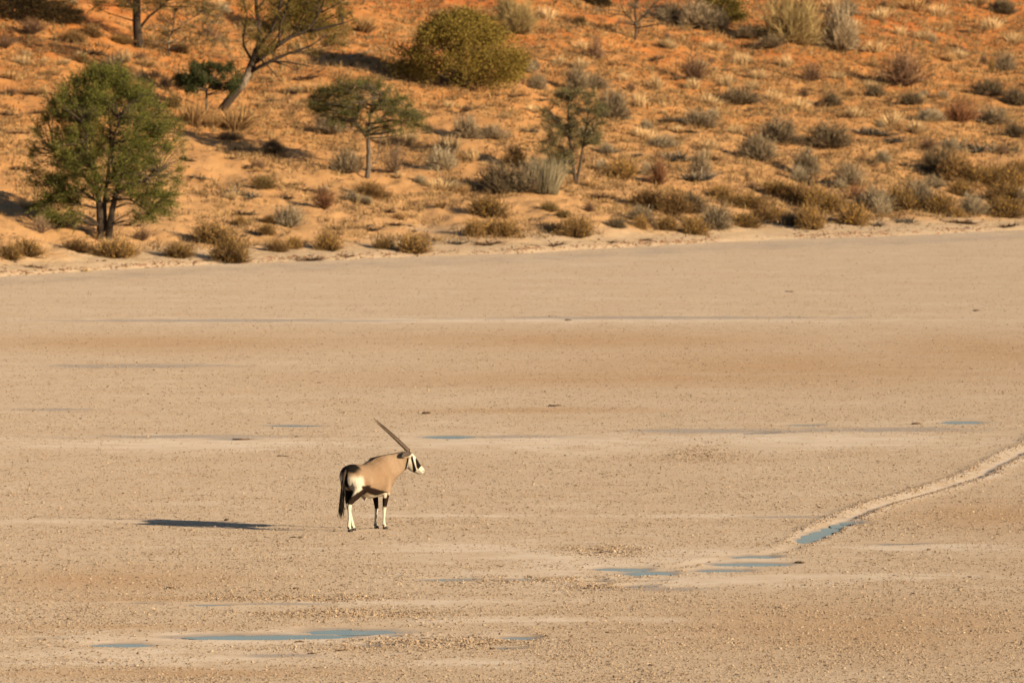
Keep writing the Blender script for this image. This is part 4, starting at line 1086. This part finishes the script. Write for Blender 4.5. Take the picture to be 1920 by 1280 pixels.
gtop = np.interp(s, [-.70, -.60, -.50, -.40, -.33, -.25], [.53, .60, .67, .72, .74, .74])
paint(hind * smooth(gtop + .02, gtop - .02, z + nz), DARK)                                  # gaskin
paint(hind * smooth(.44, .42, z + nz + .25 * (s + .64) * (r > 0) + .25 * (s + .45) * (r < 0)), WHITE)
fore = smooth(.24, .27, s) * (z < .62)
paint(fore * smooth(.575, .55, z + nz + .25 * (s - .34)), DARK)
paint(fore * smooth(.32, .29, s) * smooth(.50, .52, z) * smooth(.60, .58, z) * smooth(.08, .10, np.abs(r)), WHITE)
zk = np.where(r > 0, .355, .325)
paint(fore * smooth(zk + .012, zk - .012, z + nz * 1.5), WHITE)
paint((np.abs(z - .195) < .035) * (s > .343) * (s < .45) * .9, DARK)
paint(((s > .243) & (z < .62) | (s < -.25) & (z < .62)) * smooth(.055, .03, z) * .35, (.35, .27, .18))
paint(smooth(.022, .012, topz - z) * smooth(.03, .018, np.abs(r)) * smooth(.0, .1, s) * smooth(.62, .5, s), DARK)
# neck and head in their own axes
X = CA * s + SA * r; Dp = SA * s - CA * r
neckx = np.array([c[0][0] for c in NK]); neckz = np.array([c[0][2] for c in NK])
headrel = co - HA
al = headrel @ hx * SC; pe = headrel @ hp * SC; la = headrel @ hl
isneck = smooth(.24, .30, X) * (z > .80)
nd = np.interp(X, [.0, .1, .2, .33, .45, .54, .62], [.15, .20, .30, .39, .455, .485, .5])
line = smooth(.035, .018, np.abs(Dp - nd))
topn = np.interp(X, [.15, .25, .35, .45, .52, .6], [1.17, 1.17, 1.185, 1.205, 1.215, 1.24])
paint(isneck * line * smooth(topn - .03, topn - .018, z), DARK)                              # mane
botn = np.interp(X, [.3, .40, .47, .55, .62, .66], [.70, .775, .83, .91, .97, 1.0])
paint(isneck * line * smooth(botn + .045, botn + .02, z) * smooth(.44, .48, X), BLK)                             # throat stripe
qj = al + .62 * (pe + 4)
ishead = smooth(-6, -3.5, al) * (X > .57) * smooth(.8, 2.2, qj)
paint(ishead, WHITE)
paint(ishead * smooth(3.0, -1.0, al) * smooth(3, 6, pe), (.10, .08, .065))                  # dark poll
paint(ishead * smooth(4.5, 2.5, al + .12 * pe) * smooth(4, 2, pe), TAN2)
paint(smooth(-6, -3.5, al) * (X > .57) * smooth(6.0, 4.8, qj) * smooth(.6, 1.8, qj) * smooth(1, -2, pe), BLK)   # jaw stripe
ec = 4.8 - (al - 5.9) * .67; hw_ = np.interp(al, [3, 6, 14, 22, 30], [1.6, 2.8, 2.6, 3.6, 4.6])
paint(ishead * smooth(hw_ + .6, hw_ - .6, np.abs(pe - ec)) * smooth(2.5, 4, al) * smooth(29.5, 28, al), BLK)                # eye stripe
edge = np.interp(al, [10, 13, 24, 30], [10.0, 7.0, -2.0, -3.5])
paint(ishead * smooth(edge - .5, edge + .7, pe) * smooth(11.5, 13.5, al) * smooth(30.5, 29.3, al), BLK)                   # nose blaze
paint(ishead * smooth(1.6, .8, np.hypot(al - 39, pe - 1.2)) , BLK)                          # nostril
paint(ishead * smooth(.7, .3, np.abs(pe + 4.2 - .0 * al)) * smooth(30, 32, al) * smooth(41, 40, al), (.10, .07, .05))
ca = body_me.color_attributes.new('Col', 'FLOAT_COLOR', 'POINT')
C4 = np.ones((nv, 4), np.float32); C4[:, :3] = C; ca.data.foreach_set('color', C4.ravel())
body_me.materials.clear(); body_me.materials.append(m_coat)
body = obj_from(body_me, 'body', oryx)
print('oryx body verts', nv)
# horns
for base, tip, bow in (((.648, .465, 1.245), ((702 - 690) / SC, .40, 1.745), .012), ((.668, .53, 1.25), ((699.3 - 690) / SC, .60, 1.782), .018)):
    A, B = xd(*base), xd(*tip); g = Geo(); n = 46; t = np.linspace(0, 1, n)[:, None]
    P = A + (B - A) * t + np.array([0, 0, 1.0]) * (np.sin(t * math.pi) * bow)
    rr = np.interp(t[:, 0], [0, .3, .7, 1], [.0255, .0225, .0145, .004]) * (1 + .07 * np.sin(t[:, 0] * 95) * (t[:, 0] < .6))
    tube(g, P, rr, np.array([.08, .055, .04]), 10); g.obj('horn', m_horn, oryx, True)
# ears: cupped leaf shapes
for base, tip, side in (((.685, .43, 1.215), (.545, .31, 1.175), 1), ((.680, .555, 1.21), (.672, .70, 1.27), -1)):
    A, B = xd(*base), xd(*tip); t = np.linspace(0, 1, 9); ax = unit(B - A); sd = unit(np.cross(ax, xd(.2, -1, .6) if side > 0 else xd(1, 0, .1))); nn = np.cross(sd, ax)
    V = []; F = []
    for i, tt in enumerate(t):
        w = .052 * math.sin(math.pi * min(1, .12 + tt * .88)) ** .7 * (1 if tt < 1 else .05)
        for j, q in enumerate((-1, -.5, 0, .5, 1)):
            V.append(A + (B - A) * tt + sd * w * q + nn * (w * .7 * (q * q - .5)))
    for i, tt in enumerate(t):
        w = .052 * math.sin(math.pi * min(1, .12 + tt * .88)) ** .7 * (1 if tt < 1 else .05)
        for j, q in enumerate((-1, -.5, 0, .5, 1)):
            V.append(A + (B - A) * tt + sd * w * q * .96 + nn * (w * .7 * (q * q - .5) - .006))
    for o_ in (0, 45):
        for i in range(8):
            for j in range(4):
                p = o_ + i * 5 + j; F += [(p, p + 1, p + 6), (p, p + 6, p + 5)]
    for i in range(8):
        for j in (0, 4):
            p = i * 5 + j; F += [(p, p + 5, p + 50), (p, p + 50, p + 45)]
    V = np.array(V); cc = np.tile(np.array([.075, .058, .048]), (90, 1)); cc[::5] = (.55, .46, .35)
    mesh_obj('ear', V, np.array(F), cc, m_coat, oryx, True)
def ball(name, c, rad, mat, sq=(1, 1, 1)):
    a = np.linspace(0, math.pi, 9); b2 = np.linspace(0, 2 * math.pi, 14, endpoint=False); A, B = np.meshgrid(a, b2, indexing='ij')
    V = np.stack([np.sin(A) * np.cos(B), np.sin(A) * np.sin(B), np.cos(A)], -1).reshape(-1, 3) * rad * np.array(sq) + c
    F = [(i * 14 + q, (i + 1) * 14 + q, (i + 1) * 14 + (q + 1) % 14) for i in range(8) for q in range(14)] + [(i * 14 + q, (i + 1) * 14 + (q + 1) % 14, i * 14 + (q + 1) % 14) for i in range(8) for q in range(14)]
    return mesh_obj(name, V, np.array(F), None, mat, oryx, True)
for sgn in (-1, 1):
    ball('eye', HA + hx * (6.3 / SC) + hp * (4.2 / SC) + hl * sgn * .078, .0165, m_eye)
# hooves: two toes to each foot, as one hoof
for key, L in LEG.items():
    s0, r0, _, _ = L[-1]; V, F = [], []
    for q in (-.017, .017):
        loft(V, F, [sr(s0 - .012, r0 + q * .9, .048), sr(s0 - .002, r0 + q, .030), sr(s0 + .006, r0 + q, .002), sr(s0 + .006, r0 + q, -.012)], [sr(w, 0, 0) for w in (.022, .033, .042, .042)], [sr(0, w, 0) for w in (.014, .017, .019, .019)], 10)
    loft(V, F, [sr(s0 - .045, r0, .085), sr(s0 - .052, r0, .065), sr(s0 - .05, r0, .05)], [sr(w, 0, 0) for w in (.008, .015, .006)], [sr(0, w, 0) for w in (.016, .026, .012)], 8)
    me = bpy.data.meshes.new('hoof'); me.from_pydata([tuple(v_) for v_ in V], [], F); me.update(); me.materials.append(m_black)
    obj_from(me, 'hoof', oryx)
# tail with long black hair
P = spline([sr(-.635, 0, .985), sr(-.685, .0, .93), sr(-.712, 0, .84), sr(-.735, .0, .74), sr(-.755, 0, .62), sr(-.77, 0, .52)], 16)
g = Geo(); tube(g, P, np.linspace(.026, .012, 16), np.tile(np.array([[.05, .035, .026]]), (16 * 8 + 2, 1)), 8); tail = g.obj('tail', m_coat, oryx, True)
g = Geo(); n = 520; trng = np.random.default_rng(4)
k = trng.integers(4, 16, n); b0 = P[k] + trng.normal(0, .010, (n, 3))
out = np.stack([trng.normal(-.02, .07, n), trng.normal(0, .075, n), -np.ones(n)], 1)
L_ = np.clip(trng.uniform(.18, .40, n), 0, None); L_ = np.minimum(L_, b0[:, 2] - .20)
blades(g, b0, out, L_, .010, 0, np.array([.022, .016, .012]), np.array([.012, .009, .008]), trng, .3)
g.obj('tail_tuft', m_veg, tail)
